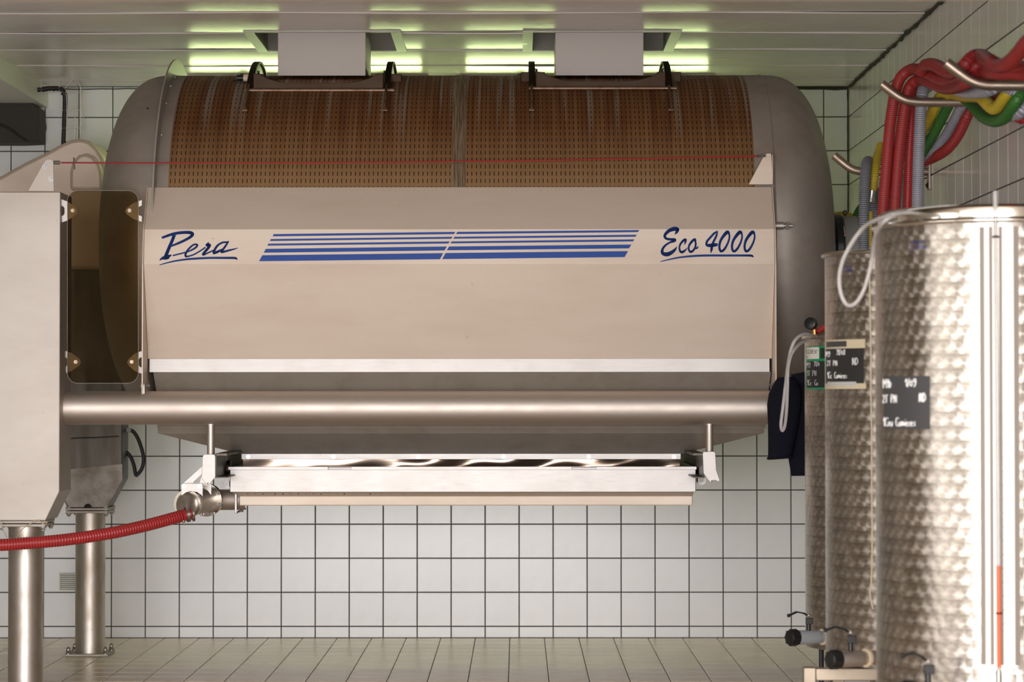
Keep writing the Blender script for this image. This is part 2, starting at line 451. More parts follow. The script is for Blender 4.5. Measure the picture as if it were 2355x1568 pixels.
# ------------------------------------------------------------------ room shell
XR, XL, ZC, YF = 1.945, -3.3, 3.25, -8.6
YC = -4.83; YH = -16.0; XH = -7.5  # hall in front: open entrance end, left side   # front edge of the roof
tile_cache = {}
def tile_mesh(w, h, mat_, n, th=0.008, bv=0.0022):
    """raised slab w x h with softened edge; n: 'y' faces -Y, 'x' faces -X, 'z' faces +Z; origin at the slab centre on its face"""
    k = (round(w, 4), round(h, 4), mat_.name, n)
    if k in tile_cache: return tile_cache[k]
    V = []
    for a, b, d in ((w / 2, h / 2, th), (w / 2, h / 2, bv * 0.7), (w / 2 - bv, h / 2 - bv, 0)):
        for sx, sy in ((-1, -1), (1, -1), (1, 1), (-1, 1)):
            u, v_ = sx * a, sy * b
            V.append({'y': (u, d, v_), 'x': (d, u, v_), 'z': (u, v_, -d)}[n])
    Fc = [(8, 9, 10, 11)]
    for j in (0, 4):
        for k2 in range(4): Fc.append((j + k2, j + (k2 + 1) % 4, j + 4 + (k2 + 1) % 4, j + 4 + k2))
    me = bpy.data.meshes.new('tile'); me.from_pydata(V, [], Fc)
    import bmesh
    bm = bmesh.new(); bm.from_mesh(me); bmesh.ops.recalc_face_normals(bm, faces=bm.faces[:])
    bm.faces.ensure_lookup_table()
    want = {'y': Vector((0, -1, 0)), 'x': Vector((-1, 0, 0)), 'z': Vector((0, 0, 1))}[n]
    if bm.faces[0].normal.dot(want) < 0: bmesh.ops.reverse_faces(bm, faces=bm.faces[:])
    bm.to_mesh(me); bm.free()
    me.materials.append(mat_); tile_cache[k] = me
    return me
rnd = random.Random(3)
def lay(parent, tiles, mat_, n, stuff_name):
    """tiles: (centre, w, h, visible)"""
    far = MB()
    for c, w, h, vis in tiles:
        me = tile_mesh(w, h, mat_, n)
        if vis:
            o = bpy.data.objects.new('tile', me); COL.objects.link(o); o.parent = parent
            o.location = c
            a, b = rnd.uniform(-.0022, .0022), rnd.uniform(-.0022, .0022)
            o.rotation_euler = {'y': (a, 0, b), 'x': (0, a, b), 'z': (a, b, 0)}[n]
        else:
            far.add([Vector(v.co) + Vector(c) for v in me.vertices], [tuple(p.vertices) for p in me.polygons])
    if far.v: obj(stuff_name, far, mat_, parent, kind='stuff', smooth=0)
def proj(p):
    d = Vector(p) - CAM
    y = d.dot(FWD); return 1177.5 + F * d.dot(RIGHT) / y, 784 - F * d.dot(UP) / y
G = 0.006
rows = [(0.0, 0.068)] + [(0.068 + 0.2 * r, 0.268 + 0.2 * r) for r in range(15)] + [(3.068, ZC)]
wb = obj('wall_back', MB().box(XL - .1, XR + .1, 0.006, 0.15, -0.1, 3.9), M['grout'], kind='structure', smooth=0)
tl = []
xe = [XL] + [0.2 * i for i in range(-16, 10)] + [XR]
for x0, x1 in zip(xe, xe[1:]):
    for z0, z1 in rows:
        if x1 - x0 < .02: continue
        c = ((x0 + x1) / 2, 0, (z0 + z1) / 2)
        px, py = proj(c)
        vis = -40 < px < 1990 and (py > 985 or (px < 350 and py < 450) or (px > 1850 and py < 620) or (px < 350 and py > 940 and px > 270))
        if vis and 985 < py < 1040 and 400 < px < 1700: vis = False
        tl.append((c, x1 - x0 - G, z1 - z0 - G, vis))
lay(wb, tl, M['wall_tile'], 'y', 'covered_tiles')
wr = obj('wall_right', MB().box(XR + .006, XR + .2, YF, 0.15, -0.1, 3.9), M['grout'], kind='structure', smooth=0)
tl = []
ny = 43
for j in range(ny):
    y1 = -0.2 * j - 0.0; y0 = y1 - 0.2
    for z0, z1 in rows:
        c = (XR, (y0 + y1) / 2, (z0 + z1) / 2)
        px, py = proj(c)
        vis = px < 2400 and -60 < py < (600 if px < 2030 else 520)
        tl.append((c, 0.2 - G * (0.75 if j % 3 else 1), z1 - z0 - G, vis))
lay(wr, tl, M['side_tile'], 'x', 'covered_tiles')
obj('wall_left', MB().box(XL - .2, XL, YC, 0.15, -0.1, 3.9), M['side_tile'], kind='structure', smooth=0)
fl = obj('floor', MB().box(XL - .1, XR + .1, YF, 0.15, -0.2, -0.006), M['floor_grout'], kind='structure', smooth=0)
tl = []
S = 0.203; X0 = -0.0547
ye = [0, -0.183] + [-0.183 - S * k for k in range(1, 42)]
xs_ = [XL] + [X0 + S * i for i in range(-15, 10)] + [XR]
for x0, x1 in zip(xs_, xs_[1:]):
    if x1 - x0 < .02: continue
    for j, (y1, y0) in enumerate(zip(ye, ye[1:])):
        c = ((x0 + x1) / 2, (y0 + y1) / 2, 0)
        px, py = proj(c)
        tl.append((c, x1 - x0 - 0.0045, y1 - y0 - 0.017, -60 < px < 1910 and py < 1590))
lay(fl, tl, M['floor_tile'], 'z', 'covered_tiles')
obj('floor_hall', MB().box(XH, XR + .1, YH, YF, -0.2, -0.006).box(XH, XL - .1, YF, YC, -0.2, -0.006), M['ground'], kind='structure', smooth=0)
obj('wall_hall_left', MB().box(XH - .2, XH, YH, YC, -.1, 4.0).box(XH, XL - .2, YC, YC + .2, -.1, 4.0), M['hall'], kind='structure', smooth=0)
obj('wall_hall_right', MB().box(XR + .006, XR + .2, YH, YF, -.1, 4.0), M['hall'], kind='structure', smooth=0)
obj('added_shade_beam', MB().box(XH, XR, -8.75, -8.45, 2.43, 3.7), M['hall'], kind='structure', smooth=0)  # unseen beam added to keep daylight off the upper back wall
obj('ceiling_hall', MB().box(XH - .2, XR + .2, YH, YC, 3.7, 3.9), M['hall'], kind='structure', smooth=0)
obj('ground', MB().box(-40, 40, -70, YH, -0.2, -0.01), M['ground'], kind='structure', smooth=0)

# ceiling: bowed glossy panels, joint strips, two hatches with shafts
HATCH = [(-1.375, -0.590), (0.018, 0.812)]   # outer trim edges in X
HY0, HY1 = -2.325, -1.585
TR = 0.052
ce = obj('ceiling', MB().box(XL - .1, XR + .2, YC, -2.5, ZC + .03, ZC + .3).box(XL - .1, XR + .2, -1.4, 0.15, ZC + .03, ZC + .3)
         .box(XL - .1, -1.4, -2.5, -1.4, ZC + .03, ZC + .3).box(-0.55, -0.02, -2.5, -1.4, ZC + .03, ZC + .3).box(0.85, XR + .2, -2.5, -1.4, ZC + .03, ZC + .3), M['shaft'], kind='structure', smooth=0)
seams = [0.0, -0.33, -0.965, -1.603, -2.223, -2.883, -3.53, -4.17, YC]
XB = -2.78
def bow(y, a, b, x):
    t_ = (y - a) / (b - a) * 2 - 1
    return ZC - 0.011 * (1 - t_ * t_) + 0.0015 * sin(x * 2.3 + a * 5)
for a, b in zip(seams, seams[1:]):
    mb = MB()
    cuts = []
    if b < HY1 and a > HY0: cuts = [(h0 + TR * .5, h1 - TR * .5) for h0, h1 in HATCH]
    xsx = sorted(set([XL + k * (XR - XL) / 24 for k in range(25)] + [x for c in cuts for x in c]))
    ysy = sorted(set([a + (b - a) * k / 12 for k in range(13)] + ([y for y in (HY0 + TR * .5, HY1 - TR * .5) if b < y < a] if cuts else [])))
    V = [(x, y, bow(y, a, b, x)) for x in xsx for y in ysy]
    ny_ = len(ysy); Fc = []
    for i in range(len(xsx) - 1):
        for j in range(ny_ - 1):
            cx, cy = (xsx[i] + xsx[i + 1]) / 2, (ysy[j] + ysy[j + 1]) / 2
            if any(c0 < cx < c1 for c0, c1 in cuts) and HY0 < cy < HY1 and HY0 + TR * .5 <= ysy[j] + 1e-6 and ysy[j + 1] <= HY1 - TR * .5 + 1e-6: continue
            Fc.append((i * ny_ + j, i * ny_ + j + 1, (i + 1) * ny_ + j + 1, (i + 1) * ny_ + j))
    mb.add(V, Fc)
    o = obj('ceiling_panel', mb, M['ceiling'], ce, smooth=60, fixn=False)
    me = o.data
    if me.polygons[0].normal.z > 0:
        me.flip_normals()
for y in seams[1:-1]:
    mb = MB(); segs = [(XB, XR)]
    if HY0 < y < HY1: segs = [(XB, HATCH[0][0]), (HATCH[0][1], HATCH[1][0]), (HATCH[1][1], XR)]
    for x0, x1 in segs:
        n = max(2, int((x1 - x0) / .2))
        pts = [(x0 + (x1 - x0) * k / n, y, ZC - .003 + .003 * sin((x0 + (x1 - x0) * k / n) * 3.1 + y * 9)) for k in range(n + 1)]
        mb.sweep(pts, 1, prof=[(-.0036, -.004), (.0036, -.004), (.0036, .004), (-.0036, .004)], up=(0, 0, 1))
    obj('joint_strip', mb, M['joint'], ce)
mb = MB(); pts = [(XR - .006, -4.8 + .08 * k, ZC - .012 + rnd.uniform(-.006, .004)) for k in range(60)]
mb.sweep(pts, .010, 6, radii=[rnd.uniform(.006, .014) for _ in pts])
pts = [(XB + (XR - XB) * k / 60, -.006, ZC - .012 + rnd.uniform(-.004, .004)) for k in range(61)]
mb.sweep(pts, .01, 6, radii=[(.003 + .008 * (k / 60) ** 2) for k in range(61)])
obj('corner_sealant', mb, M['corner_seal'], ce)
pts = [(XR - .004, -.006, 3.25 - .05 * k) for k in range(66)]
obj('corner_joint', MB().sweep(pts, .005, 5, radii=[rnd.uniform(.003, .006) for _ in pts]), M['corner_seal'], wb)
for h0, h1 in HATCH:
    mb = MB(); z0, z1 = ZC - .012, ZC - .006
    mb.box(h0, h0 + TR, HY0, HY1, z0, z1).box(h1 - TR, h1, HY0, HY1, z0, z1)
    mb.box(h0 + TR, h1 - TR, HY0, HY0 + .035, z0, z1).box(h0 + TR, h1 - TR, HY1 - .02, HY1, z0, z1)
    f = obj('hatch_frame', mb, M['trim'], ce, smooth=0, bevel=.001)
    a0, a1, b0, b1 = h0 + TR, h1 - TR, HY0 + .035, HY1 - .02
    mb = MB(); zz = ZC + .6
    mb.box(a0 - .01, a0, b0, b1, z1, zz).box(a1, a1 + .01, b0, b1, z1, zz).box(a0, a1, b0 - .01, b0, z1, zz).box(a0, a1, b1, b1 + .01, z1, zz).box(a0, a1, b0, b1, zz, zz + .01)
    obj('hatch_shaft', mb, M['shaft'], ce, smooth=0)
# bulkhead beam on the left
tb = obj('trim_1', MB().box(XL, XB, YC, -.001, 3.125, ZC), mat('white_painted_beam', (0.86, 0.85, 0.80), 0.5), kind='structure', smooth=0)

# ------------------------------------------------------------------ fluorescent lamps behind the drum
def lamp(x0, x1, label):
    r = empty('fluorescent_lamp', ((x0 + x1) / 2, -.6, ZC), label, 'lamp', 'fluorescent lamps behind the drum')
    obj('housing', MB().box(x0, x1, -.655, -.545, ZC - .055, ZC - .008), M['white'], r, bevel=.004)
    for x in (x0 + .03, x1 - .03): obj('lamp_holder', MB().box(x - .012, x + .012, -.62, -.58, ZC - .10, ZC - .05), M['white'], r)
    obj('tube', MB().cyl((x0 + .03, -.6, ZC - .088), (x1 - .03, -.6, ZC - .088), .014, n=12), M['lamp'], r)
    for x in (x0 + .35, x1 - .25): obj('clip', MB().box(x - .02, x + .02, -.67, -.64, ZC - .06, ZC - .012), M['black'], r)
lamp(xof(420, -.6), xof(985, -.6), 'fluorescent tube lamp behind the drum top, next to the pale guide ring')
lamp(xof(1056, -.6), xof(1645, -.6), 'fluorescent tube lamp behind the drum top, next to the bare drum end without a ring')

# ------------------------------------------------------------------ the press
AX_Y, AX_Z, RD = -1.92, 2.184, 0.880
press = empty('wine_press', (-.3, AX_Y, 0), 'large stainless steel wine press with a perforated drum and blue lettering', 'wine press')
XD0, XD1 = -1.685, 1.132      # perforated zone
XC0, XC1 = -1.775, 1.245      # cylinder ends
def ring_pts(x, r, th): return (x, AX_Y - r * cos(th), AX_Z + r * sin(th))
# inner liner + plain bands = the drum body
mb = MB()
mb.lathe([(RD - .02, XD0 - .02), (RD - .02, XD1 + .02)], (0, AX_Y, AX_Z), (1, 0, 0), 96, cap=False)
liner = obj('drum', mb, M['void'], press, fixn=False)
obj('drum_collar', MB().lathe([(RD, XC0), (RD, XD0)], (0, AX_Y, AX_Z), (1, 0, 0), 128, cap=False), M['drum'], liner, fixn=False)
obj('drum_collar', MB().lathe([(RD, XD1), (RD, XC1)], (0, AX_Y, AX_Z), (1, 0, 0), 128, cap=False), M['drum'], liner, fixn=False)
# perforated shell with real slots
XM0, XM1 = xof(1041, -2.75), xof(1069, -2.75)
def shell(x0, x1):
    pitch = 0.0215; n = int(round((x1 - x0) / pitch)); pitch = (x1 - x0) / n; sw = .0036
    xs = [x0]
    for i in range(n): xs += [x0 + pitch * (i + .5) - sw / 2, x0 + pitch * (i + .5) + sw / 2]
    xs.append(x1)
    dth = math.radians(2.49); ds = math.radians(1.42)
    ths = [math.radians(-16)]
    holes = []
    k = 0
    while ths[-1] < math.radians(150):
        a = math.radians(-16) + dth * k
        ths += [a + dth - ds, a + dth]; k += 1
    V = []; Fc = []; UV = []
    for x in xs:
        for th in ths:
            V.append(ring_pts(x, RD, th)); UV.append((x, th * RD))
    nt = len(ths)
    for i in range(len(xs) - 1):
        for j in range(nt - 1):
            if i % 2 == 1 and j % 2 == 1: continue
            Fc.append((i * nt + j, (i + 1) * nt + j, (i + 1) * nt + j + 1, i * nt + j + 1))
    me = bpy.data.meshes.new('perforated_shell'); me.from_pydata(V, [], Fc)
    ul = me.uv_layers.new(name='UVMap')
    for l in me.loops: ul.data[l.index].uv = UV[l.vertex_index]
    me.shade_smooth()
    if Vector(me.polygons[0].normal).dot(Vector((0, -1, 0))) < 0: me.flip_normals()
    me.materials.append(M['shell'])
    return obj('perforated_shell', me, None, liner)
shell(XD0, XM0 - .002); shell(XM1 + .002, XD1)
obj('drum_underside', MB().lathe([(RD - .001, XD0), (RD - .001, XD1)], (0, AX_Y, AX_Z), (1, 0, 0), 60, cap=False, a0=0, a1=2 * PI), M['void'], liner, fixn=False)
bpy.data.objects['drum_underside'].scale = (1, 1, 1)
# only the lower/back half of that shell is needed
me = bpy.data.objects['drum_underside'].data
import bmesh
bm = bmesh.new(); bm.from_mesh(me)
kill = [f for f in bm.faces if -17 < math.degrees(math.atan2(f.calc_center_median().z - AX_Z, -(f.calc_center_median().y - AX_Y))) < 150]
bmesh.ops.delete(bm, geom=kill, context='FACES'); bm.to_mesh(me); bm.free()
seam = MB().lathe([(RD + .0005, XM0 - .004), (RD + .003, XM0 + .002), (RD + .003, XM1 - .002), (RD + .0005, XM1 + .004)], (0, AX_Y, AX_Z), (1, 0, 0), 128, cap=False)
seam.sweep([ring_pts((XM0 + XM1) / 2, RD + .004, math.radians(k * 3 - 30)) for k in range(60)], .004, 6)
obj('weld_seam', seam, M['seam'], liner)
# domed ends
def dome(xb, sgn, depth):
    prof = []
    for k in range(0, 25):
        a = k / 24 * PI / 2
        e = 2.5
        r = RD * (cos(a)) ** (2 / e) if k < 24 else .02
        h = depth * (sin(a)) ** (2 / e)
        prof.append((max(r, .02), h))
    return MB().lathe(prof, (xb, AX_Y, AX_Z), (sgn, 0, 0), 128, cap=True)
obj('drum_end', dome(XC0, -1, .335), M['drum'], liner)
obj('drum_end', dome(XC1, 1, .345), M['drum'], liner)
obj('girth_weld', MB().lathe([(RD, -.006), (RD + .004, 0), (RD, .006)], (1.225, AX_Y, AX_Z), (1, 0, 0), 128, cap=False), M['drum'], liner)
# guide ring on the left
XG = -1.745
obj('guide_ring', MB().lathe([(RD - .01, -.004), (.962, -.004), (.962, .004), (RD - .01, .004)], (XG, AX_Y, AX_Z), (1, 0, 0), 160, cap=False), mat('pale_ring_steel', (0.36, 0.34, 0.30), 0.5, 0.3), liner, label='pale steel guide ring standing proud of the drum')
mb = MB()
for k, th in enumerate((35, 50, 62, 73)): obj('weld_spot', MB().sphere(ring_pts(XG + .012, RD + .006, math.radians(th)), .007, 6, 5), M['drum'], liner)
p = ring_pts(XG - .16, RD - .02, math.radians(40)); mb2 = MB().sphere(ring_pts(XC0 - .045, RD - .012, math.radians(48)), .012, 10, 6)
obj('plug', mb2, M['rubber'], liner)
# hatch coamings on the drum (two, each with sill, arched side rails and slide bars)
def coaming(pxl, pxr, sill_y):
    yf = -2.37; xl, xr = xof(pxl, yf), xof(pxr, yf)
    zb = zof(sill_y + 16, yf); zt = zof(sill_y, yf)
    zu = zof(sill_y - 22, yf)
    w = xr - xl
    pts = [(xl + .02, zb), (xr - .02, zb), (xr - .02, zu), (xr - .05, zu - .004), (xr - .09, zt + .022), (xr - .15, zt + .006), (xr - .20, zt), (xl + .20, zt), (xl + .15, zt + .006), (xl + .09, zt + .022), (xl + .05, zu - .004), (xl + .02, zu)]
    o = obj('hatch_coaming', MB().extrude([(x, yf, z) for x, z in pts], (0, .012, 0)), M['brown'], liner, bevel=.002)
    obj('sill_edge', MB().cyl((xl - .015, yf - .004, zb - .002), (xr + .035, yf - .004, zb - .002), .010, n=10), M['copper'], liner)
    zc = None
    for x in (xl, xr):
        # arch in the YZ plane: from the sill over the top to the back
        ya, yb_, zt_ = yf - .01, -1.36, 3.137
        za = zb + .0; mid = (ya + yb_) / 2; hw = (yb_ - ya) / 2
        R = (hw * hw + (zt_ - za) ** 2) / (2 * (zt_ - za)); cz = zt_ - R
        a_ = math.asin(hw / R)
        arc = [(x, mid + R * sin(-a_ + 2 * a_ * k / 28), cz + R * cos(-a_ + 2 * a_ * k / 28)) for k in range(29)]
        mb = MB().sweep(arc, 1, prof=[(-.006, -.0155), (.006, -.0155), (.006, .0155), (-.006, .0155)], up=(0, 0, 1))
        rim = obj('hatch_arch', mb, M['brown'], liner, bevel=.0015)
        web = MB().extrude([(x, y, z - .004) for _, y, z in arc] + [(x, mid + hw * cos(PI * k / 10) , min(za, 3.0)) for k in range(0, 11)], (.006, 0, 0))
        obj('arch_web', MB().extrude([(x - .003, y, z - .004) for _, y, z in arc], (.006, 0, 0)), M['drum'], liner)
        sl = [ring_pts(x - .003, RD + .012, math.radians(d)) for d in (61, 57, 53, 49, 46.2)]
        obj('slide_bar', MB().sweep(sl, 1, prof=[(-.012, -.0055), (.012, -.0055), (.012, .0055), (-.012, .0055)], up=(0, 0, 1)), M['copper'], liner)
        e = Vector(sl[-1]); obj('stop_pin', MB().cyl(e + Vector((-.012, 0, -.004)), e + Vector((.012, 0, -.004)), .008, n=8), M['copper'], liner)
        mb = MB(); yb2 = mid - hw * .35
        mb.box(x - .055, x + .065, -2.25, -2.20, zb + .02, zu + .012)
        obj('rail_block', mb, M['brown'], liner, bevel=.003)
        sg = 1 if x == xl else -1
        obj('hinge_bolt', MB().bolt((x + sg * .016, -2.15, zu + .03), (sg, 0, 0), .012, .012), M['chrome'], liner)
coaming(572, 890, 190); coaming(1224, 1541, 186)
# proximity sensor on the left coaming
s = at(566, 180, -2.25)
sx = obj('sensor', MB().cyl(s + Vector((-.012, 0, 0)), s + Vector((.03, 0, 0)), .022, n=16), M['cream'], liner, label='cream proximity sensor with black cable')
obj('sensor_cap', MB().cyl(s + Vector((-.045, 0, .002)), s + Vector((-.008, 0, .002)), .015, n=12), M['black'], liner)
obj('sensor_cable', MB().sweep(crom([s + Vector(q) for q in ((-.04, 0, 0), (-.06, 0, -.01), (-.05, -.01, -.03), (-.01, -.02, -.02), (.02, -.02, -.025))], 6), .004, 6), M['black'], liner)
# shaft + rotary joint at the right end
obj('bearing_ring', MB().lathe([(.20, 1.575), (.20, 1.60), (.17, 1.615), (.17, 1.645), (.15, 1.655), (.15, 1.675)], (0, AX_Y, AX_Z), (1, 0, 0), 48), M['black'], press)
RJ = .162
rj = obj('rotary_joint', MB().lathe([(RJ - .012, 1.650), (RJ, 1.656), (RJ, 1.725), (RJ - .008, 1.730), (RJ - .008, 1.737), (RJ + .004, 1.741), (RJ + .004, 1.757), (RJ - .008, 1.762), (RJ - .004, 1.768), (RJ - .004, 1.88), (RJ - .03, 1.90)], (0, AX_Y, AX_Z), (1, 0, 0), 64), M['grey_paint'], press, label='grey enamelled rotary joint with a white arrow sticker')
obj('eye_bolt', MB().cyl((1.672, AX_Y, AX_Z + RJ - .01), (1.672, AX_Y, AX_Z + RJ + .012), .006).sweep([(1.672 + .009 * cos(a), AX_Y, AX_Z + RJ + .018 + .009 * sin(a)) for a in [2 * PI * k / 14 for k in range(14)]], .004, 6, closed=True), M['rubber'], rj)
def on_joint(px, py):
    p = at(px, py, AX_Y - RJ); dz = p.z - AX_Z
    return Vector((p.x, AX_Y - sqrt(max(0, (RJ + .001) ** 2 - dz * dz)), p.z))
q = [on_joint(*a) for a in ((1938, 519), (1943, 518.5), (1945, 542), (1940, 543))]
obj('arrow_sticker', MB().extrude(q, (0, -.0008, 0)), M['white'], rj)
q = [on_joint(*a) for a in ((1940.3, 521), (1942, 521), (1943, 536), (1944, 536), (1942.6, 541), (1940.5, 536.5), (1941.4, 536.5))]
obj('arrow_mark', MB().extrude([p + Vector((0, -.001, 0)) for p in q], (0, -.0008, 0)), M['wire_red'], rj)

# front trough: folded sheet
TY = {'top': (-2.80, 430), 'b1': (-2.925, 527), 'b2': (-2.945, 607), 'l0': (-2.80, 825), 'l1': (-2.804, 855), 'u': (-2.70, 900)}
XT0, XT1 = -1.778, 1.210
pr = [(y, zof(p, y)) for y, p in (TY['top'], TY['b1'], TY['b2'])]
pr2 = [(y, zof(p, y)) for y, p in (TY['b2'], TY['l0'])]
trough_zt = zof(430, -2.80)
def sheet(prof, x0, x1, th=.004):
    mb = MB(); n = len(prof)
    V = [(x, y, z) for x in (x0, x1) for y, z in prof] + [(x, y + th, z) for x in (x0, x1) for y, z in prof]
    Fc = []
    for i in range(n - 1):
        Fc.append((i, i + 1, n + i + 1, n + i)); o = 2 * n
        Fc.append((o + i, o + n + i, o + n + i + 1, o + i + 1))
    Fc += [(0, n, 3 * n, 2 * n), (n - 1, 3 * n - 1, 4 * n - 1, 2 * n - 1)]
    for i in range(n - 1):
        Fc += [(i, 2 * n + i, 2 * n + i + 1, i + 1), (n + i, n + i + 1, 3 * n + i + 1, 3 * n + i)]
    return mb.add(V, Fc)
full = [(y, zof(p, y)) for y, p in (TY['top'], TY['b1'], TY['b2'], TY['l0'])]
trough = obj('trough_panel', sheet(full, XT0 + .004, XT1 - .004), M['panel'], press, smooth=8, bevel=.0025)
lip = [(y, zof(p, y)) for y, p in (TY['l0'], TY['l1'])]
obj('lip_rail', sheet(lip, XT0 + .012, XT1 - .016), M['bright'], trough, smooth=8)
und = [(y, zof(p, y)) for y, p in (TY['l1'], TY['u'], (-2.55, 985))]
obj('trough_underside', sheet(und, XT0 + .03, XT1 - .01), M['hopper'], trough, smooth=8)
mb = MB()
for x in (XT0, XT1):
    ep = [(-2.62, zof(430, -2.62)), (-2.80, zof(430, -2.80)), (-2.925, zof(527, -2.925)), (-2.950, zof(607, -2.950)), (-2.955, zof(905, -2.955)), (-2.93, zof(909, -2.93)), (-2.885, zof(905, -2.885)), (-2.6, zof(960, -2.6)), (-2.3, zof(970, -2.3)), (-2.3, zof(800, -2.3)), (-2.62, zof(640, -2.62))]
    obj('end_plate', MB().extrude([(x - .003, y, z) for y, z in ep], (.006, 0, 0)), M['panel'], trough, smooth=0, bevel=.001)
    z = zof(886, -2.93); s_ = 1 if x < 0 else -1
    b_ = MB().bolt((x + s_ * .003, -2.925, z), (s_, 0, 0), .011, .012, stud=.018).bolt((x - s_ * .003, -2.925, z), (-s_, 0, 0), .011, .01)
    obj('pivot_bolt', b_, M['chrome'], trough)
    obj('pivot_lug', MB().extrude([(x + s_ * .004, -2.925 + .022 * cos(a), z + .022 * sin(a)) for a in [PI * k / 8 for k in range(9)]] + [(x + s_ * .004, -2.947, zof(905, -2.95)), (x + s_ * .004, -2.903, zof(905, -2.9))], (s_ * .006, 0, 0)), M['bright'], trough)
# wire brackets (triangular plates) and the red safety cable
yb = -2.80
p = [at(*a, yb) for a in ((1722, 424), (1757, 358), (1763, 353), (1772, 352.5), (1774, 356), (1778, 424))]
obj('cable_bracket', MB().extrude(p, (0, .004, 0)).box(p[5].x - .004, p[5].x, yb, yb + .05, p[5].z, p[4].z), M['panel'], press, bevel=.001)
yp = -3.055
p = [at(*a, yp) for a in ((64, 439), (102, 371), (108, 366), (118, 366), (123, 371), (124, 440))]
o = obj('cable_bracket', MB().extrude(p, (0, .005, 0)), M['post'], press, bevel=.001)
for a in ((103, 383), (117, 412)): obj('screw', MB().bolt(at(*a, yp), (0, -1, 0), .008, .005, washer=True), M['chrome'], o)
A, B = at(140, 374, -2.93), at(1742, 359, -2.82)
cab = [A + (B - A) * (k / 40) + Vector((0, 0, -.012 * (1 - (2 * k / 40 - 1) ** 2))) for k in range(41)]
obj('safety_cable', MB().sweep(cab, .0034, 8), M['wire_red'], press, label='thin red safety cable strung in front of the drum')
obj('cable_fitting', MB().cyl(at(124, 373.5, -2.94), at(138, 374, -2.93), .009, n=10), M['chrome'], press)
mb = MB().cyl(at(166, 374, -2.925), at(190, 374.5, -2.92), .0035, n=8).cyl(at(170, 376, -2.93), at(172, 389, -2.93), .003, n=6).cyl(at(170, 362, -2.93), at(170, 378, -2.93), .004, n=6)
obj('cable_clamp', mb, M['chrome'], press); mb = MB()
mb.cyl(B, at(1760, 358.5, -2.81), .006, n=8).cyl(at(1746, 356.8, -2.82), at(1758, 356.8, -2.82), .003, n=8)
obj('cable_nut', MB().bolt(at(1776, 358.5, -2.79), (1, 0, 0), .007, .006), M['chrome'], press)
obj('cable_fitting', mb, M['chrome'], press)
# adjuster bolt at right of the panel
p0 = at(1783, 519, -2.85); ax = Vector((1, 0, 0)); k = .00206
mb = MB().cyl(p0, p0 + ax * 19 * k, 8.5 * k, n=20).lathe([(9.5 * k, 0), (9.5 * k, 7 * k)], p0 + ax * 24 * k, ax, 6).cyl(p0 + ax * 19 * k, p0 + ax * 40 * k, 4 * k, n=12)
obj('adjuster_bolt', mb, M['bright'], press)

# lettering and stripes on the upright band of the trough
n_band = Vector((0, pr[2][1] - pr[1][1], -(pr[2][0] - pr[1][0]))).normalized()
if n_band.y > 0: n_band = -n_band
p_band = Vector((0, pr[1][0], pr[1][1])) + n_band * .0012
def B_(px, py): return at_plane(px, py, p_band, n_band)
def stripe(c): return [B_(*q) for q in c]
mb = MB(); mb_r = MB()
L = [((945, 125), (940, 142)), ((925, 162), (918, 177)), ((906, 197), (899, 212)), ((887, 236), (871, 265)), ((861, 284), (836, 329))]
R_ = [((2313, 108), (2303, 125)), ((2292, 145), (2282, 160)), ((2271, 180), (2261, 196)), ((2250, 218), (2232, 248)), ((2222, 268), (2198, 314))]
L2 = [((2328, 108), (2318, 125)), ((2307, 145), (2297, 160)), ((2286, 180), (2276, 195)), ((2266, 218), (2248, 247)), ((2240, 267), (2213, 313))]
R2 = [((1305, 92), (1296, 107)), ((1288, 126), (1277, 141)), ((1269, 160), (1259, 175)), ((1248, 198), (1230, 226)), ((1223, 246), (1198, 290))]
k3, k4 = 720 / 2355, 740 / 2355
c3 = lambda q: (340 + q[0] * k3, 500 + q[1] * k3)
c4 = lambda q: (1060 + q[0] * k4, 500 + q[1] * k4)
for (a, b), (c, d) in zip(L, R_): mb.add(stripe([c3(b), c3(d), c3(c), c3(a)]), [(0, 1, 2, 3)])
for (a, b), (c, d) in zip(L2, R2): mb.add(stripe([c3(b), c4(d), c4(c), c3(a)]), [(0, 1, 2, 3)])
obj('speed_stripes', mb, M['blue'], trough, label='blue tapering stripes on the trough panel', smooth=0, fixn=False)
kP = 240 / 2355
def PZ(q): return B_(340 + q[0] * kP, 500 + q[1] * kP)
pw = kP * .00205
mb = MB()
def st(pts, w, sub=6, Z=PZ, kk=pw): mb.ribbon([Z(p) for p in pts], [x * kk for x in w], n_band, sub)
st([(335, 452), (480, 400), (620, 360), (780, 340), (920, 338), (990, 352), (1005, 385), (960, 440), (840, 510), (700, 575), (540, 640)], [56, 62, 66, 70, 74, 74, 78, 66, 60, 58, 44])
st([(598, 395), (550, 520), (490, 660), (440, 780), (400, 880)], [74, 74, 76, 78, 80])
st([(275, 958), (330, 918), (420, 890), (500, 862), (525, 845)], [28, 62, 86, 50, 20])
st([(330, 925), (400, 918), (455, 905)], [50, 72, 70])
st([(572, 858), (680, 830), (800, 800), (930, 760), (1050, 700), (1112, 640), (1105, 610), (1040, 612), (960, 670), (890, 750), (850, 830), (860, 878), (930, 872), (1050, 830), (1180, 755), (1290, 680)], [34, 34, 34, 34, 46, 44, 40, 40, 44, 46, 50, 48, 34, 34, 34, 34])
st([(1370, 565), (1330, 620), (1365, 620), (1390, 630), (1360, 690), (1300, 760), (1245, 825), (1260, 840), (1330, 810), (1420, 770), (1480, 740)], [22, 60, 80, 74, 64, 60, 50, 46, 34, 34, 30])
st([(1820, 540), (1780, 560), (1700, 562), (1600, 610), (1530, 690), (1490, 780), (1500, 805), (1580, 770), (1680, 720)], [24, 44, 44, 46, 54, 60, 52, 60, 40])
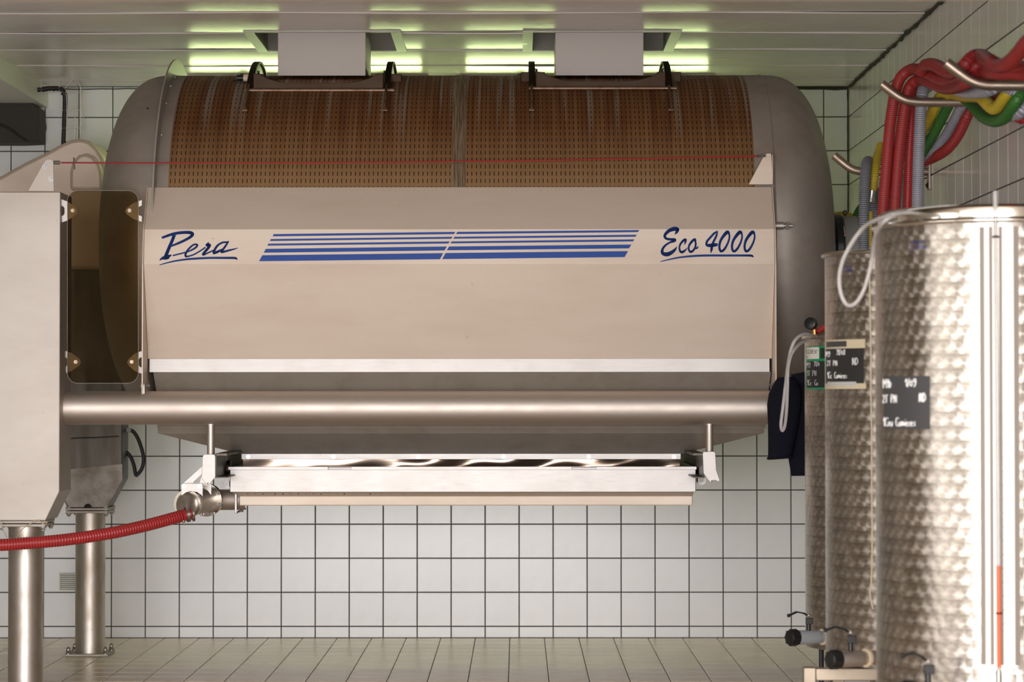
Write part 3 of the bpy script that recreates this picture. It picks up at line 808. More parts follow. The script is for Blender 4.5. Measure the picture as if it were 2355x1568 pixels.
st([(1815, 550), (1755, 640), (1690, 730), (1660, 775), (1700, 775), (1820, 745), (1940, 715), (2025, 690)], [34, 46, 50, 52, 54, 46, 34, 14])
st([(268, 1070), (400, 1032), (600, 985), (850, 946), (1100, 926), (1400, 912), (1700, 912), (1900, 912), (1980, 918), (2010, 940)], [18, 28, 36, 44, 50, 50, 52, 54, 52, 30])
obj('maker_lettering', mb, M['blue'], trough, label='blue script lettering with an underline', smooth=0, fixn=False)
mb = MB(); kE = 300 / 2355; ew = kE * .00205
def EZ(q): return B_(1500 + q[0] * kE, 500 + q[1] * kE)
def se(pts, w): mb.ribbon([EZ(p) for p in pts], [x * ew for x in w], n_band, 6)
se([(405, 305), (440, 265), (458, 215), (400, 205), (310, 235), (240, 300), (226, 350), (265, 385), (340, 395), (405, 400), (395, 425), (320, 450), (230, 510), (180, 590), (195, 650), (270, 665), (350, 630), (410, 580), (445, 525)], [8, 50, 60, 80, 66, 54, 46, 46, 46, 54, 50, 36, 40, 46, 64, 80, 66, 46, 8])
se([(580, 490), (600, 440), (600, 400), (565, 415), (515, 470), (490, 540), (505, 610), (540, 625), (590, 595), (635, 550)], [12, 36, 46, 44, 38, 32, 40, 50, 36, 10])
se([(790, 415), (765, 395), (710, 440), (665, 510), (660, 580), (690, 620), (735, 600), (775, 540), (785, 470), (770, 405)], [20, 46, 46, 36, 34, 44, 40, 36, 34, 34])
se([(775, 560), (810, 550), (832, 515)], [30, 34, 6])
se([(1180, 245), (1120, 285), (1050, 360), (990, 430), (980, 490), (1020, 505), (1090, 500), (1160, 490)], [16, 40, 40, 40, 40, 60, 70, 60])
se([(1175, 270), (1150, 350), (1100, 450), (1078, 520), (1070, 580), (1058, 635)], [28, 40, 40, 44, 46, 14])
for ox in (0, 228, 455):
    se([(x + ox, y) for x, y in ((1395, 280), (1355, 265), (1290, 330), (1230, 430), (1212, 540), (1240, 610), (1300, 575), (1365, 460), (1395, 350), (1378, 270))], [20, 66, 56, 46, 40, 46, 44, 36, 32, 34])
se([(150, 795), (300, 760), (500, 720), (750, 695), (1000, 686), (1300, 686), (1600, 686), (1750, 686), (1800, 692), (1820, 708)], [14, 24, 32, 38, 40, 40, 40, 42, 40, 26])
obj('model_lettering', mb, M['blue'], trough, label='blue brush lettering with digits and an underline', smooth=0, fixn=False)

# long frame tube, hanger rods and plates
yt = -2.93; rt = 38.7 * 11.82 / F
zt0, zt1 = zof(940, yt), zof(935, yt)
tube_l = xof(143, yt)
obj('frame_tube', MB().cyl((tube_l - .01, yt + .04, (zt0 + zt1) / 2), (1.49, yt + .04, (zt0 + zt1) / 2), rt, n=64), M['tube'], press, label='long horizontal satin steel tube across the front')
obj('tube_weld', MB().sweep([(tube_l, yt + .04 + (rt + .001) * cos(a), (zt0 + zt1) / 2 + (rt + .001) * sin(a)) for a in [2 * PI * k / 40 for k in range(40)]], .004, 6, closed=True), M['bright'], press)
# lower hopper
yh = -2.30
def hz(py, Y=yh): return zof(py, Y)
top_z = hz(955, -2.62); bot_z = hz(1044)
hx0, hx1 = xof(556, yh), xof(1566, yh)
tx0, tx1 = xof(360, -2.6), xof(1758, -2.6)
mid_z = zof(996, -2.52)
mx0, mx1 = xof(368, -2.52), xof(1752, -2.52)
rings = [[(tx0, -2.62, top_z), (tx1, -2.62, top_z), (tx1, -1.22, top_z), (tx0, -1.22, top_z)],
         [(mx0 - .01, -2.52, mid_z), (mx1 + .01, -2.52, mid_z), (mx1 + .01, -1.32, mid_z), (mx0 - .01, -1.32, mid_z)],
         [(hx0, yh, bot_z), (hx1, yh, bot_z), (hx1, -1.54, bot_z), (hx0, -1.54, bot_z)]]
hop = obj('lower_hopper', MB().loft(rings, cap=False), M['hopper'], press, smooth=0, bevel=.004)
ya = yh - .006; z0, z1 = zof(1056, ya), zof(1043, ya)
fl_ = obj('outlet_flange', MB().box(hx0, hx1 - .002, ya - .004, ya, z0, z1), M['bright'], hop, bevel=.001)
for px in (571, 767, 962, 1158, 1354, 1550): obj('flange_screw', MB().bolt(at(px, 1050, ya - .004), (0, -1, 0), .0075, .004), M['chrome'], hop)
# wavy skirt sheet under the flange
mb = MB(); V = []; Fc = []; n = 120
for i in range(n + 1):
    x = hx0 + .005 + (hx1 - hx0 - .01) * i / n
    for j in range(5):
        w = .010 * sin(x * 9 + j * .6) + .006 * sin(x * 23)
        V.append((x, ya + .02 + w * (j / 4) * (0.3 + 0.7 * (i / n > .35)), z0 + .004 - .062 * j / 4))
for i in range(n):
    for j in range(4): Fc.append((i * 5 + j, i * 5 + j + 1, (i + 1) * 5 + j + 1, (i + 1) * 5 + j))
mb.add(V, Fc); obj('outlet_skirt', mb, mat('dark_flexible_skirt', (0.20, 0.15, 0.115), 0.16, 0.9), hop, smooth=60)
# hangers
yp = -2.955; s_ = .00205
for pts, px in (([(466, 1050), (468, 1046), (472, 1044.5), (490, 1044.5), (494, 1046), (495, 1050), (495, 1097), (481, 1114), (475, 1114), (471, 1108), (464, 1100)], 483),
                ([(1616, 1043), (1618, 1039), (1641, 1038), (1645, 1041), (1647, 1080), (1655, 1104), (1652, 1108), (1646, 1104), (1640, 1104), (1634, 1109), (1630, 1105), (1618, 1088)], 1633)):
    z = at(px, 1046, yp).z
    obj('hanger_rod', MB().cyl((xof(px, yt), yt + .04, z - .01), (xof(px, yt), yt + .04, (zt0 + zt1) / 2 - rt + .006), .0185, n=24).cyl((xof(px, yt), yt + .04, (zt0 + zt1) / 2 - rt - .002), (xof(px, yt), yt + .04, (zt0 + zt1) / 2 - rt + .006), .022, n=24), M['tube'], press)
    h = obj('hanger_plate', MB().extrude([at(*q, yp) for q in pts], (0, .006, 0)), M['bright'], press, bevel=.001)
    hp = (478, 1111) if px < 1000 else (1637, 1106)
    obj('hole_plug', MB().cyl(at(*hp, yp) + Vector((0, -.001, 0)), at(*hp, yp) + Vector((0, .004, 0)), .004, n=10), M['black'], h)
    # channel rail running back under the hopper
    sgn = 1 if px < 1000 else -1
    xa = at(px + sgn * 12, 1046, yp).x
    zt_ = zof(1042, yp) + .0; zb_ = zof(1099, yp)
    mb = MB()
    x_in = xa + sgn * .055
    x0, x1 = min(xa, x_in), max(xa, x_in)
    mb.box(x0, x1, yp + .008, -1.0, zt_ - .012, zt_).box(x0, x1, yp + .008, -1.0, zb_, zb_ + .006).box(min(xa, xa + sgn * .005), max(xa, xa + sgn * .005), yp + .008, -1.0, zb_, zt_)
    obj('channel_rail', mb, M['shade_steel'], press, smooth=0, bevel=.001)
    obj('rear_strut', MB().box(x0, x1, -1.02, -.98, zt_ - .012, top_z - .02), M['shade_steel'], press)

# posts
def post(cx, cy, w, d, ztop, zch, zbot, wb, name, mt):
    h = w / 2; b = wb / 2; y0, y1 = cy - d / 2, cy + d / 2
    pts = [(cx - h, ztop), (cx + h, ztop), (cx + h, zch), (cx + b, zbot), (cx - b, zbot), (cx - h, zch)]
    return obj(name, MB().extrude([(x, y0, z) for x, z in pts], (0, d, 0)), mt, press, smooth=0, bevel=.004)
cfy, cry = -2.90, -.93
fx = xof(61, cfy); ff = cfy - .15
zf_top, zf_ch, zf_bot = zof(440, ff), zof(1130, ff), zof(1197, ff)
hw = xof(137.5, ff) - fx
fp = post(fx, cfy, hw * 2, .30, zf_top, zf_ch, zf_bot, xof(96, ff) - fx + .14, 'front_post', M['post'])
rx = xof(209, cry); rf = cry - .11
hwr = xof(281, rf) - rx
zr_ch, zr_bot = zof(1102, rf), zof(1167, rf)
rp = post(rx, cry, hwr * 2, .22, zof(613, rf), zr_ch, zr_bot, 2 * (xof(246, rf) - rx), 'rear_post', M['shade_steel'])
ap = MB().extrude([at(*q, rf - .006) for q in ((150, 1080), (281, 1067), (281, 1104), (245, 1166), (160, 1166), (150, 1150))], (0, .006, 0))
apo = obj('post_apron', ap, steel('shade_toned_apron_steel', (0.20, 0.18, 0.155), 0.5, (0.6, 0.48, 0.34), 0.6, (6, 6, 6)), rp, smooth=0)  # apron colour darkened to carry the shade behind the front post
obj('drain_hole', MB().extrude([at(202 + 9 * cos(a), 1167 - 9 * sin(a), rf - .008) for a in [PI * k / 10 for k in range(11)]], (0, .003, 0)), M['void'], apo)
for z_ in (1008,):
    obj('post_seam', MB().sweep([at(152, 1009, rf - .002), at(180, 1007, rf - .002), at(220, 1006, rf - .002), at(274, 1003, rf - .002)], .0035, 6), M['rubber'], rp)
LR = .0818
def leg(cx, cy, ztop, mt, fw):
    o = obj('leg', MB().cyl((cx, cy, .014), (cx, cy, ztop - .02), LR, n=48), mt, press)
    obj('top_flange', MB().box(cx - fw, cx + fw, cy - fw, cy + fw, ztop - .014, ztop - .001).box(cx - fw * .98, cx + fw * .98, cy - fw, cy + fw, ztop - .03, ztop - .017), M['hopper'], o, bevel=.002)
    obj('foot_plate', MB().box(cx - fw, cx + fw, cy - fw, cy + fw, .001, .014), M['hopper'], o, bevel=.002)
    for sx in (-1, 1):
        for sy in (-1, 1):
            q = Vector((cx + sx * fw * .86, cy + sy * fw * .86, ztop))
            obj('flange_bolt', MB().bolt(q, (0, 0, 1), .013, .012).cyl(q + Vector((0, 0, .004)), q + Vector((0, 0, -.034)), .008, n=8).bolt(q + Vector((0, 0, -.03)), (0, 0, -1), .013, .012, stud=.008), M['bright'], o)
            q = Vector((cx + sx * fw * .86, cy + sy * fw * .86, .014))
            obj('anchor_nut', MB().bolt(q, (0, 0, 1), .014, .018).sphere(q + Vector((0, 0, .022)), .0115, 10, 6, (1, 1, 1.6)), M['chrome'], o)
leg(rx, cry, zr_bot, M['leg'], .118)
leg(fx, cfy, zf_bot, M['leg'], .115)
# hidden right post that carries the tube end
obj('front_post', MB().box(1.475, 1.645, -3.0, -2.76, 0.012, 1.50), M['post'], press, bevel=.004)
# rear cover and drive guard at left of the drum
yc = -1.10
sil = [(-30, 412), (0, 405), (60, 372), (100, 353), (140, 331), (163, 321), (184, 318), (205, 323), (224, 340), (238, 362), (246, 390), (247, 620), (-30, 620)]
gu = obj('drive_guard', MB().extrude([at(*q, yc) for q in sil], (0, .55, 0)), M['panel'], press, smooth=25, bevel=.022)
# window of the guard: rounded boss with light edge
bs = [(160, 438), (160, 395), (166, 372), (180, 356), (198, 352), (216, 360), (230, 378), (236, 400), (236, 438)]
obj('guard_boss', MB().extrude([at(*q, yc - .05) for q in bs], (0, .07, 0)), M['panel'], gu, smooth=25, bevel=.02)
# amber clear guard with four clips
YG = lambda py: -3.02 + .12 * (py - 484) / 348
def rr(x0, x1, y0, y1, r, n=7):
    out = []
    for cx, cy, a in ((x1 - r, y0 + r, -PI / 2), (x1 - r, y1 - r, 0), (x0 + r, y1 - r, PI / 2), (x0 + r, y0 + r, PI)):
        for k in range(n + 1):
            b = a + PI / 2 * k / n; out.append((cx + r * cos(b), cy + r * sin(b)))
    return out
gd = obj('guard_sheet', MB().extrude([at(*q, YG(q[1])) for q in rr(155, 318, 438, 881, 24)], (0, .005, 0)), M['amber'], press, label='amber clear guard sheet between post and trough', smooth=0)
for pts, bp in (([(138, 457), (150, 463), (150, 475), (150, 480), (178, 472), (178, 500), (150, 506), (138, 513), (138, 500), (146, 496), (150, 485), (146, 478), (138, 472)], None),):
    pass
def clip(pa, pb, side, bp):
    # plate from the frame to the sheet with an open notch at the frame side
    x0, x1 = pa[0], pb[0]; y0, y1 = pa[1], pa[2]; yc0 = (y0 + y1) / 2; h = (y1 - y0) / 2
    s = 1 if x1 > x0 else -1; L_ = abs(x1 - x0)
    xe_ = x0 + s * L_ * .48
    pts = [(x0, y0), (xe_, y0 + h * .25), (x1 - s * 4, yc0 - 8), (x1, yc0), (x1 - s * 4, yc0 + 8), (xe_, y1 - h * .25), (x0, y1), (x0, y1 - h * .50), (x0 + s * L_ * .18, y1 - h * .62), (x0 + s * L_ * .26, yc0 + 6), (x0 + s * L_ * .26, yc0 - 6), (x0 + s * L_ * .18, y0 + h * .62), (x0, y0 + h * .50)]
    o = obj('guard_clip', MB().extrude([at(*q, YG(q[1]) + .007) for q in pts], (0, .004, 0)), M['bright'], press, smooth=0)
    obj('clip_screw', MB().bolt(at(*bp, YG(bp[1]) - .001), (0, -1, 0), .0062, .005), M['rod'], o)
clip((138, 457, 513), (178, 0), 1, (167, 484)); clip((145, 805, 860), (186, 0), 1, (174, 832))
clip((326, 460, 510), (288, 0), -1, (298, 484)); clip((328, 806, 860), (292, 0), -1, (303, 832))
obj('sheet_edge', MB().sweep([at(*q, YG(q[1])) for q in rr(155, 318, 438, 881, 24)], .0013, 5, closed=True), M['clear'], gd)
# black hydraulic hoses looping from the rear post
mb = MB()
for pts in (((292, 988), (306, 992), (318, 1010), (328, 1040), (330, 1060), (326, 1078), (316, 1092)), ((272, 1036), (288, 1038), (300, 1050), (308, 1070), (312, 1090), (317, 1093))):
    o = obj('hydraulic_hose', MB().sweep(crom([at(*q, -.86 - .002 * i) for i, q in enumerate(pts)], 8), .0105, 10), M['rubber'], press)
obj('hose_fitting', MB().cyl(at(268, 1036, -.9), at(281, 1037, -.87), .017, n=12).cyl(at(288, 988, -.88), at(300, 990, -.87), .012, n=8), M['grey_pvc'], press)

# ------------------------------------------------------------------ loading chutes through the ceiling hatches
def chute(p0, p1, label):
    x0, x1 = xof(p0, -2.2), xof(p1, -2.2)
    r = empty('loading_chute', ((x0 + x1) / 2, -1.97, 3.0), label, 'chute', 'loading chutes above the drum')
    zb_, zt_ = 3.035, 3.8; t_ = .006
    obj('front_sheet', MB().box(x0, x1, -2.2, -2.2 + t_, zb_, zt_), M['chute'], r, smooth=0, bevel=.002)
    mb = MB().box(x0, x0 + t_, -2.2 + t_, -1.74, zb_ + .04, zt_).box(x1 - t_, x1, -2.2 + t_, -1.74, zb_ + .04, zt_)
    obj('side_sheet', MB().box(x0, x0 + t_, -2.2 + t_, -1.74, zb_ + .04, zt_), M['chute'], r, smooth=0)
    obj('side_sheet', MB().box(x1 - t_, x1, -2.2 + t_, -1.74, zb_ + .04, zt_), M['chute'], r, smooth=0)
    obj('back_sheet', MB().box(x0 + t_, x1 - t_, -1.746, -1.74, zb_ + .04, zt_), M['chute'], r, smooth=0)
chute(638, 840, 'white loading chute over the drum hatch that has the cream sensor')
chute(1278, 1481, 'white loading chute over the drum hatch without a sensor')

# ------------------------------------------------------------------ juice tray under the drum
yt_ = -2.60
tx0, tx1 = xof(529, yt_), xof(1600, yt_)
zt_, zl, zb_ = zof(1072.5, yt_), zof(1080, yt_), zof(1131, yt_)
tray = empty('juice_tray', ((tx0 + tx1) / 2, yt_, zb_), 'long shallow bright steel juice tray hanging under the drum', 'tray')
mb = MB(); yb_ = -1.45; t_ = .004
mb.box(tx0, tx1, yt_, yt_ + t_, zb_, zt_ - .004).box(tx0, tx1, yb_ - t_, yb_, zb_, zt_ - .004).box(tx0, tx0 + t_, yt_, yb_, zb_, zt_ - .004).box(tx1 - t_, tx1, yt_, yb_, zb_, zt_ - .004)
pan = obj('pan', mb, M['bright'], tray, smooth=0, bevel=.0015)
sl_ = []
for pa, pb in ((755, 808), (1315, 1371)): sl_.append((xof(pa, yt_), xof(pb, yt_)))
lipm = MB(); e = [tx0 - .006, sl_[0][0], sl_[0][1], sl_[1][0], sl_[1][1], tx1 + .002]
for i in (0, 2, 4): lipm.box(e[i], e[i + 1], yt_ - .014, yt_ + .004, zl, zt_)
for a, b in sl_: lipm.box(a, b, yt_ - .014, yt_ + .004, zl, zl + .004).box(a, b, yt_ - .014, yt_ + .004, zt_ - .0035, zt_)
obj('pan_lip', lipm, M['bright'], pan, smooth=0, bevel=.001)
# sloping perforated floor and lower trough
pb0 = zof(1141, -2.54); zl0 = zof(1161, -2.52)
bx0, bx1 = xof(551, -2.52), xof(1592, -2.52)
mb = MB().loft([[(tx0 + .01, yt_ + .005, zb_), (tx1 - .01, yt_ + .005, zb_), (tx1 - .01, yb_, zb_), (tx0 + .01, yb_, zb_)], [(bx0, -2.53, pb0), (bx1, -2.53, pb0), (bx1, yb_ - .06, pb0), (bx0, yb_ - .06, pb0)]], cap=False)
sc = obj('screen_floor', mb, M['panel'], tray, smooth=0)
mb = MB()
for k in range(58):
    px = 565 + k * 17.6 + rnd.uniform(-5, 5); q = at(px, 1136 - (px - 550) * .0045 + rnd.uniform(-1, 1), -2.565)
    mb.sphere(q, rnd.uniform(.0022, .0042), 6, 4)
obj('drain_holes', mb, M['void'], sc, kind='stuff')
mb = MB().box(bx0, bx1, -2.52, -2.516, zl0, pb0).box(bx0, bx1, -2.52, yb_ - .08, zl0 - .003, zl0).box(bx0, bx0 + .004, -2.52, yb_ - .08, zl0, pb0).box(bx1 - .004, bx1, -2.52, yb_ - .08, zl0, pb0)
obj('collecting_trough', mb, M['panel'], tray, smooth=0, bevel=.002)
for pxa, pxb in ((530, 549), (1579, 1599)):
    a, b = xof(pxa, yt_ + .1), xof(pxb, yt_ + .1); z1_ = zof(1060.5, yt_ + .1)
    obj('hook_strap', MB().sweep([(a, yt_ + .1, zt_ - .02), (a, yt_ + .1, z1_ - .004), (a + .003, yt_ + .1, z1_), (b - .003, yt_ + .1, z1_), (b, yt_ + .1, z1_ - .004), (b, yt_ + .1, zt_ - .02)], 1, prof=[(-.002, -.02), (.002, -.02), (.002, .02), (-.002, .02)], up=(0, 0, 1)), M['bright'], tray, smooth=0)
for px, py, pw_ in ((526, 1068, 1), (1609, 1068, -1)):
    c = at(px, py, -2.5); c.z = zof(1077, -2.5)
    r = .040
    w = obj('roller', MB().lathe([(r * .8, -.013), (r, -.009), (r, .009), (r * .8, .013)], c, (1, 0, 0), 24), M['brown'], tray)
    obj('axle', MB().cyl(c + Vector((-pw_ * .03, 0, 0)), c + Vector((pw_ * .03, 0, 0)), .010, n=10), M['bright'], w)
for px, py, sgn in ((519, 1112, 1), (1613, 1103, -1)):
    c = at(px, py, -2.45)
    obj('lifting_eye', MB().lathe([(.012, -.003), (.025, -.003), (.025, .003), (.012, .003), (.012, -.003)], c, (0, 1, 0), 28, cap=False).box(min(c.x + sgn * .018, c.x + sgn * .045), max(c.x + sgn * .018, c.x + sgn * .045), c.y - .003, c.y + .003, c.z - .02, c.z + .02), M['bright'], tray)
# outlet pipe, ball chamber and coupling on the left
c0, c1 = at(546, 1149, -2.45), at(470, 1151, -2.58)
out = obj('outlet_pipe', MB().cyl(at(560, 1149, -2.45), at(490, 1149, -2.50), 23.5 * .00214, n=32), M['tube'], tray)
q = at(545.5, 1154, -2.45)
fx_ = MB().box(q.x - .004, q.x + .008, -2.53, -2.37, zof(1178, -2.45), zof(1131, -2.45))
fo = obj('pipe_flange', fx_, M['bright'], tray, bevel=.002)
for yy_, p_ in ((-2.51, 1172), (-2.40, 1169)): obj('flange_bolt', MB().bolt(Vector((q.x + .008, yy_, zof(p_, -2.45))), (1, 0, -.1), .010, .012, stud=.018), M['chrome'], fo)
d = (at(426, 1165, -2.92) - at(478, 1147, -2.60)).normalized()
pb_ = at(477, 1149, -2.60); pa_ = pb_ + d * .30
pa_ = at(432, 1158, -2.86)
d = (pa_ - pb_).normalized(); Lc = (pa_ - pb_).length
rc = 29 * .00208
body = obj('coupling_body', MB().cyl(pb_, pa_, rc * .98, n=40), M['tube'], tray)
for p_, r_, n_ in ((pb_, rc * 1.33, 4), (pb_ + d * .012, rc * 1.33, 0), (pa_ - d * .012, rc * 1.12, 0), (pa_, rc * 1.12, 0)):
    o = obj('clamp_ring', MB().lathe([(rc * .9, 0), (r_, 0), (r_, .008), (rc * .9, .008), (rc * .9, 0)], p_, d, 40, cap=False), M['rim'], body)
u = d.cross(Vector((0, 0, 1))).normalized(); w = u.cross(d)
for k in range(8):
    a = 2 * PI * k / 8 + .3; obj('ring_screw', MB().bolt(pb_ + d * .02 + (u * cos(a) + w * sin(a)) * rc * 1.2, d, .007, .005), M['chrome'], body)
hq = at(431, 1183, -2.985); hv = Vector((-.93, -.30, -.20)).normalized()
rings = []
for k in range(9):
    e = k / 8; es = e * e * (3 - 2 * e)
    c_ = (pa_ + d * .010).lerp(hq, e) + d * (.03 * sin(PI * e)); nn = d.lerp(hv, es).normalized()
    u_ = nn.cross(Vector((0, 0, 1))).normalized(); w_ = u_.cross(nn); r_ = rc * .88 + (.0335 - rc * .88) * es
    rings.append([c_ + (u_ * cos(a) + w_ * sin(a)) * r_ for a in [2 * PI * q_ / 32 for q_ in range(32)]])
obj('reducer_cone', MB().loft(rings), M['tube'], body, smooth=60)
hose_start = hq; d = hv
hd = (at(330, 1205, -3.1) - at(430, 1181, -3.0)).normalized()
# brackets over the coupling
yb2 = -2.90
obj('coupling_bracket', MB().extrude([at(*q, yb2) for q in ((417, 1140), (417, 1115), (420, 1111.5), (465, 1111.5), (466.5, 1114), (466, 1143), (463, 1138), (452, 1131), (440, 1129), (428, 1132))], (0, .005, 0)), M['bright'], tray, bevel=.0008)
obj('brace_plate', MB().extrude([at(*q, yb2 + .03) for q in ((466, 1071), (421, 1111), (424, 1119), (446, 1110), (446, 1107), (464, 1091), (457, 1116), (467, 1120), (480, 1096), (480, 1071))], (0, .005, 0)), M['bright'], tray, bevel=.0008)
for q in ((423, 1118), (459.5, 1118.5)): obj('bracket_screw', MB().bolt(at(*q, yb2), (0, -1, 0), .0075, .004), M['chrome'], tray)
obj('side_tab', MB().extrude([at(*q, -2.78) for q in ((467, 1118), (486, 1112), (485.5, 1138), (478, 1128), (468, 1122))], (0, .005, 0)), M['bright'], tray)

# ------------------------------------------------------------------ hoses
def hose(name, pts, r, mt, label, cat='hose', group=None, pitch=.0085, amp=.07, sub=10, n=12, parent=None):
    pts = [Vector(p) for p in pts]
    if pts[-1].y < -5.8:
        e = pts[-1]; pts += [e + Vector((.02, -.25, .0)), e + Vector((.03, -.42, -.10)), e + Vector((.03, -.46, -.40)), e + Vector((.03, -.46, -.85))]
    P = resample(crom(pts, sub), pitch / 4)
    rad = [r * (1 - amp * .5 + amp * .5 * sin(2 * PI * i / 4)) for i in range(len(P))]
    mb = MB().sweep(P, r, n, radii=rad)
    me = mb.mesh(name)
    ul = me.uv_layers.new(name='UVMap')
    for l in me.loops: ul.data[l.index].uv = (0.0, (l.vertex_index // n) / 4.0)
    me.shade_smooth(); me.materials.append(mt)
    me.update()
    import bmesh as bmm
    bm = bmm.new(); bm.from_mesh(me); bmm.ops.recalc_face_normals(bm, faces=bm.faces[:]); bm.to_mesh(me); bm.free()
    return obj(name, me, None, parent, label, cat, group)
E_ = hose_start + d * .0
hose('suction_hose', [hose_start - d * .02, hose_start + d * .02, at(400, 1191, -3.03), at(330, 1209.5, -3.12), at(250, 1226.5, -3.2), at(150, 1241, -3.27), at(60, 1249, -3.3), at(0, 1253, -3.32), at(-80, 1254, -3.33), at(-150, 1250, -3.34)], 14.3 * .00204, M['bright_red_hose'], 'bright red ribbed hose running across the legs from the tray outlet', pitch=.0125, amp=.10, n=16)
rr_ = .036
cl = obj('hose_clamp', MB().lathe([(.0335, 0), (rr_, 0), (rr_, .014), (.0335, .014), (.0335, 0)], hose_start - d * .008, d, 32, cap=False).lathe([(.0335, 0), (rr_ + .002, 0), (rr_ + .002, .008), (.0335, .008), (.0335, 0)], hose_start - d * .028, d, 32, cap=False), M['chrome'], body)
q = at(432, 1197, -3.0)
obj('clamp_screw', MB().cyl(at(423, 1197, -3.0), at(437, 1186, -3.0), .006, n=8).bolt(at(423, 1197, -3.0), (-1, 0, -.8), .008, .008), M['chrome'], body)
# string tied round flange and hose
mb = MB().sweep(crom([at(*q, ff - .02) for q in ((78, 1200), (66, 1206), (50, 1218), (38, 1236), (33, 1262))], 6) + [], .0022, 6)
mb.sweep(crom([at(*q, ff - .015) for q in ((76, 1198), (88, 1196), (98, 1203), (108, 1199), (104, 1206), (92, 1201))], 6), .0022, 6)
mb.sweep(crom([at(*q, ff - .02) for q in ((0, 1197), (4, 1205), (9, 1222), (16, 1236))], 6), .0022, 6)
obj('string', mb, M['string'], None, 'thin straw coloured string tied at the front leg flange', 'string')

# hooks on the right wall
HK = []
def hook(tip, elbow, straight, dist_y, zrod, label, plate=True):
    y = dist_y; e = xof(0, y)
    r = empty('hose_hook', (XR, y, zrod), label, 'hook', 'wall hooks for hoses')
    pts = [at(tip[0], tip[1], y)]
    for q in elbow: pts.append(at(q[0], q[1], y))
    pts.append(at(straight[0], straight[1], y)); pts.append(Vector((XR - .002, y, pts[-1].z)))
    obj('rod', MB().sweep(crom(pts, 8), .0195, 16), M['rod'], r)
    p = pts[-1]
    mb = MB().box(XR - .012, XR - .0005, y - .03, y + .03, p.z - .085, p.z + .085)
    obj('wall_plate', mb, M['tube'], r, bevel=.004)
    for dz_ in (.065, -.065): obj('plate_bolt', MB().bolt((XR - .012, y, p.z + dz_), (-1, 0, 0), .009, .007), M['brown'], r)
    return pts
YH1, YH2, YH3 = -6.0, -4.45, -2.92
hook((2176, 144), ((2205, 166), (2232, 184), (2262, 194)), (2310, 196), YH1, 2.5, 'hose hook nearest the tank with the level gauge, red hoses lying on it')
hook((2027, 193), ((2052, 212), (2074, 226), (2098, 233)), (2150, 235), YH2, 2.6, 'middle hose hook on the right wall under the red hoses')
hook((1918, 357), ((1938, 374), (1958, 388), (1980, 394)), (2020, 395), YH3, 2.5, 'farthest hose hook on the right wall beside the drum')
def hz_(pts): return [at(px, py, y) for px, py, y in pts]
c7 = lambda x, y: (1900 + x / 3.92, 100 + y / 3.92)
def H(pts): return [at(*c7(x, y), Y) for x, y, Y in pts]
GR = 'hoses draped over the wall hooks'
r45 = .0218
hose('red_hose', H([(505, 1640, -4.41), (520, 1400, -4.41), (545, 1100, -4.41), (570, 800, -4.41), (602, 560, -4.41), (632, 400, -4.41), (690, 285, -4.43), (785, 232, -4.49), (900, 260, -4.80), (1030, 325, -5.10), (1150, 335, -5.40), (1250, 285, -5.80), (1340, 210, -5.92), (1430, 190, -5.92), (1560, 245, -6.18), (1700, 245, -6.29), (1830, 200, -6.39)]), r45 * 1.12, M['red_hose'], 'outermost red hose hanging over the middle hook, nearest the drum', group=None)
hose('red_hose', H([(612, 1640, -4.41), (628, 1350, -4.41), (655, 1000, -4.41), (690, 700, -4.41), (720, 500, -4.41), (745, 410, -4.41), (790, 350, -4.43), (860, 325, -4.51), (960, 360, -4.85), (1060, 400, -5.10), (1170, 395, -5.50), (1280, 345, -5.90), (1420, 268, -5.92), (1560, 268, -6.18), (1700, 268, -6.29), (1830, 268, -6.39)]), r45 * 1.12, M['red_hose'], 'second red hose over the middle hook, between the outermost and the bright red one')
hose('red_hose', H([(725, 1640, -4.33), (738, 1300, -4.33), (745, 1050, -4.33), (760, 800, -4.33), (775, 600, -4.31), (790, 470, -4.27), (830, 360, -4.21), (900, 300, -4.21), (1000, 280, -4.41), (1120, 300, -5.00), (1210, 260, -5.60)]), r45 * .95, M['bright_red_hose'], 'bright red hose with visible rings hanging beside the pale grey hose')
hose('red_hose', H([(860, 250, -4.90), (900, 195, -5.00), (980, 195, -5.20), (1060, 240, -5.40), (1150, 265, -5.60), (1230, 215, -5.90), (1310, 130, -5.92), (1390, 110, -5.92), (1480, 160, -6.40), (1560, 200, -6.60), (1640, 180, -6.80), (1740, 80, -7.00), (1830, -20, -7.20)]), r45 * 1.15, M['red_hose'], 'uppermost red hose sagging over the nearest hook')
hose('red_hose', H([(760, 1220, -4.11), (860, 1080, -4.11), (960, 1030, -4.13), (1080, 960, -4.21), (1180, 840, -4.26), (1260, 680, -4.31), (1320, 540, -4.36), (1420, 420, -4.70), (1530, 480, -5.10), (1640, 590, -5.50), (1740, 660, -5.80), (1830, 660, -5.85)]), r45 * 1.1, M['red_hose'], 'lowest red hose sagging against the tiled wall')
hose('grey_hose', H([(820, 1640, -4.39), (826, 1350, -4.39), (835, 1000, -4.39), (845, 760, -4.39), (852, 600, -4.38), (865, 470, -4.38), (888, 395, -4.33), (930, 360, -4.21), (1000, 350, -4.26), (1100, 380, -4.70), (1230, 430, -5.20), (1350, 435, -5.60), (1470, 415, -5.90), (1580, 370, -5.90), (1700, 420, -5.90), (1830, 430, -5.90)]), r45 * 1.15, M['grey_hose'], 'pale grey ribbed hose hanging straight down beside the red bundle')
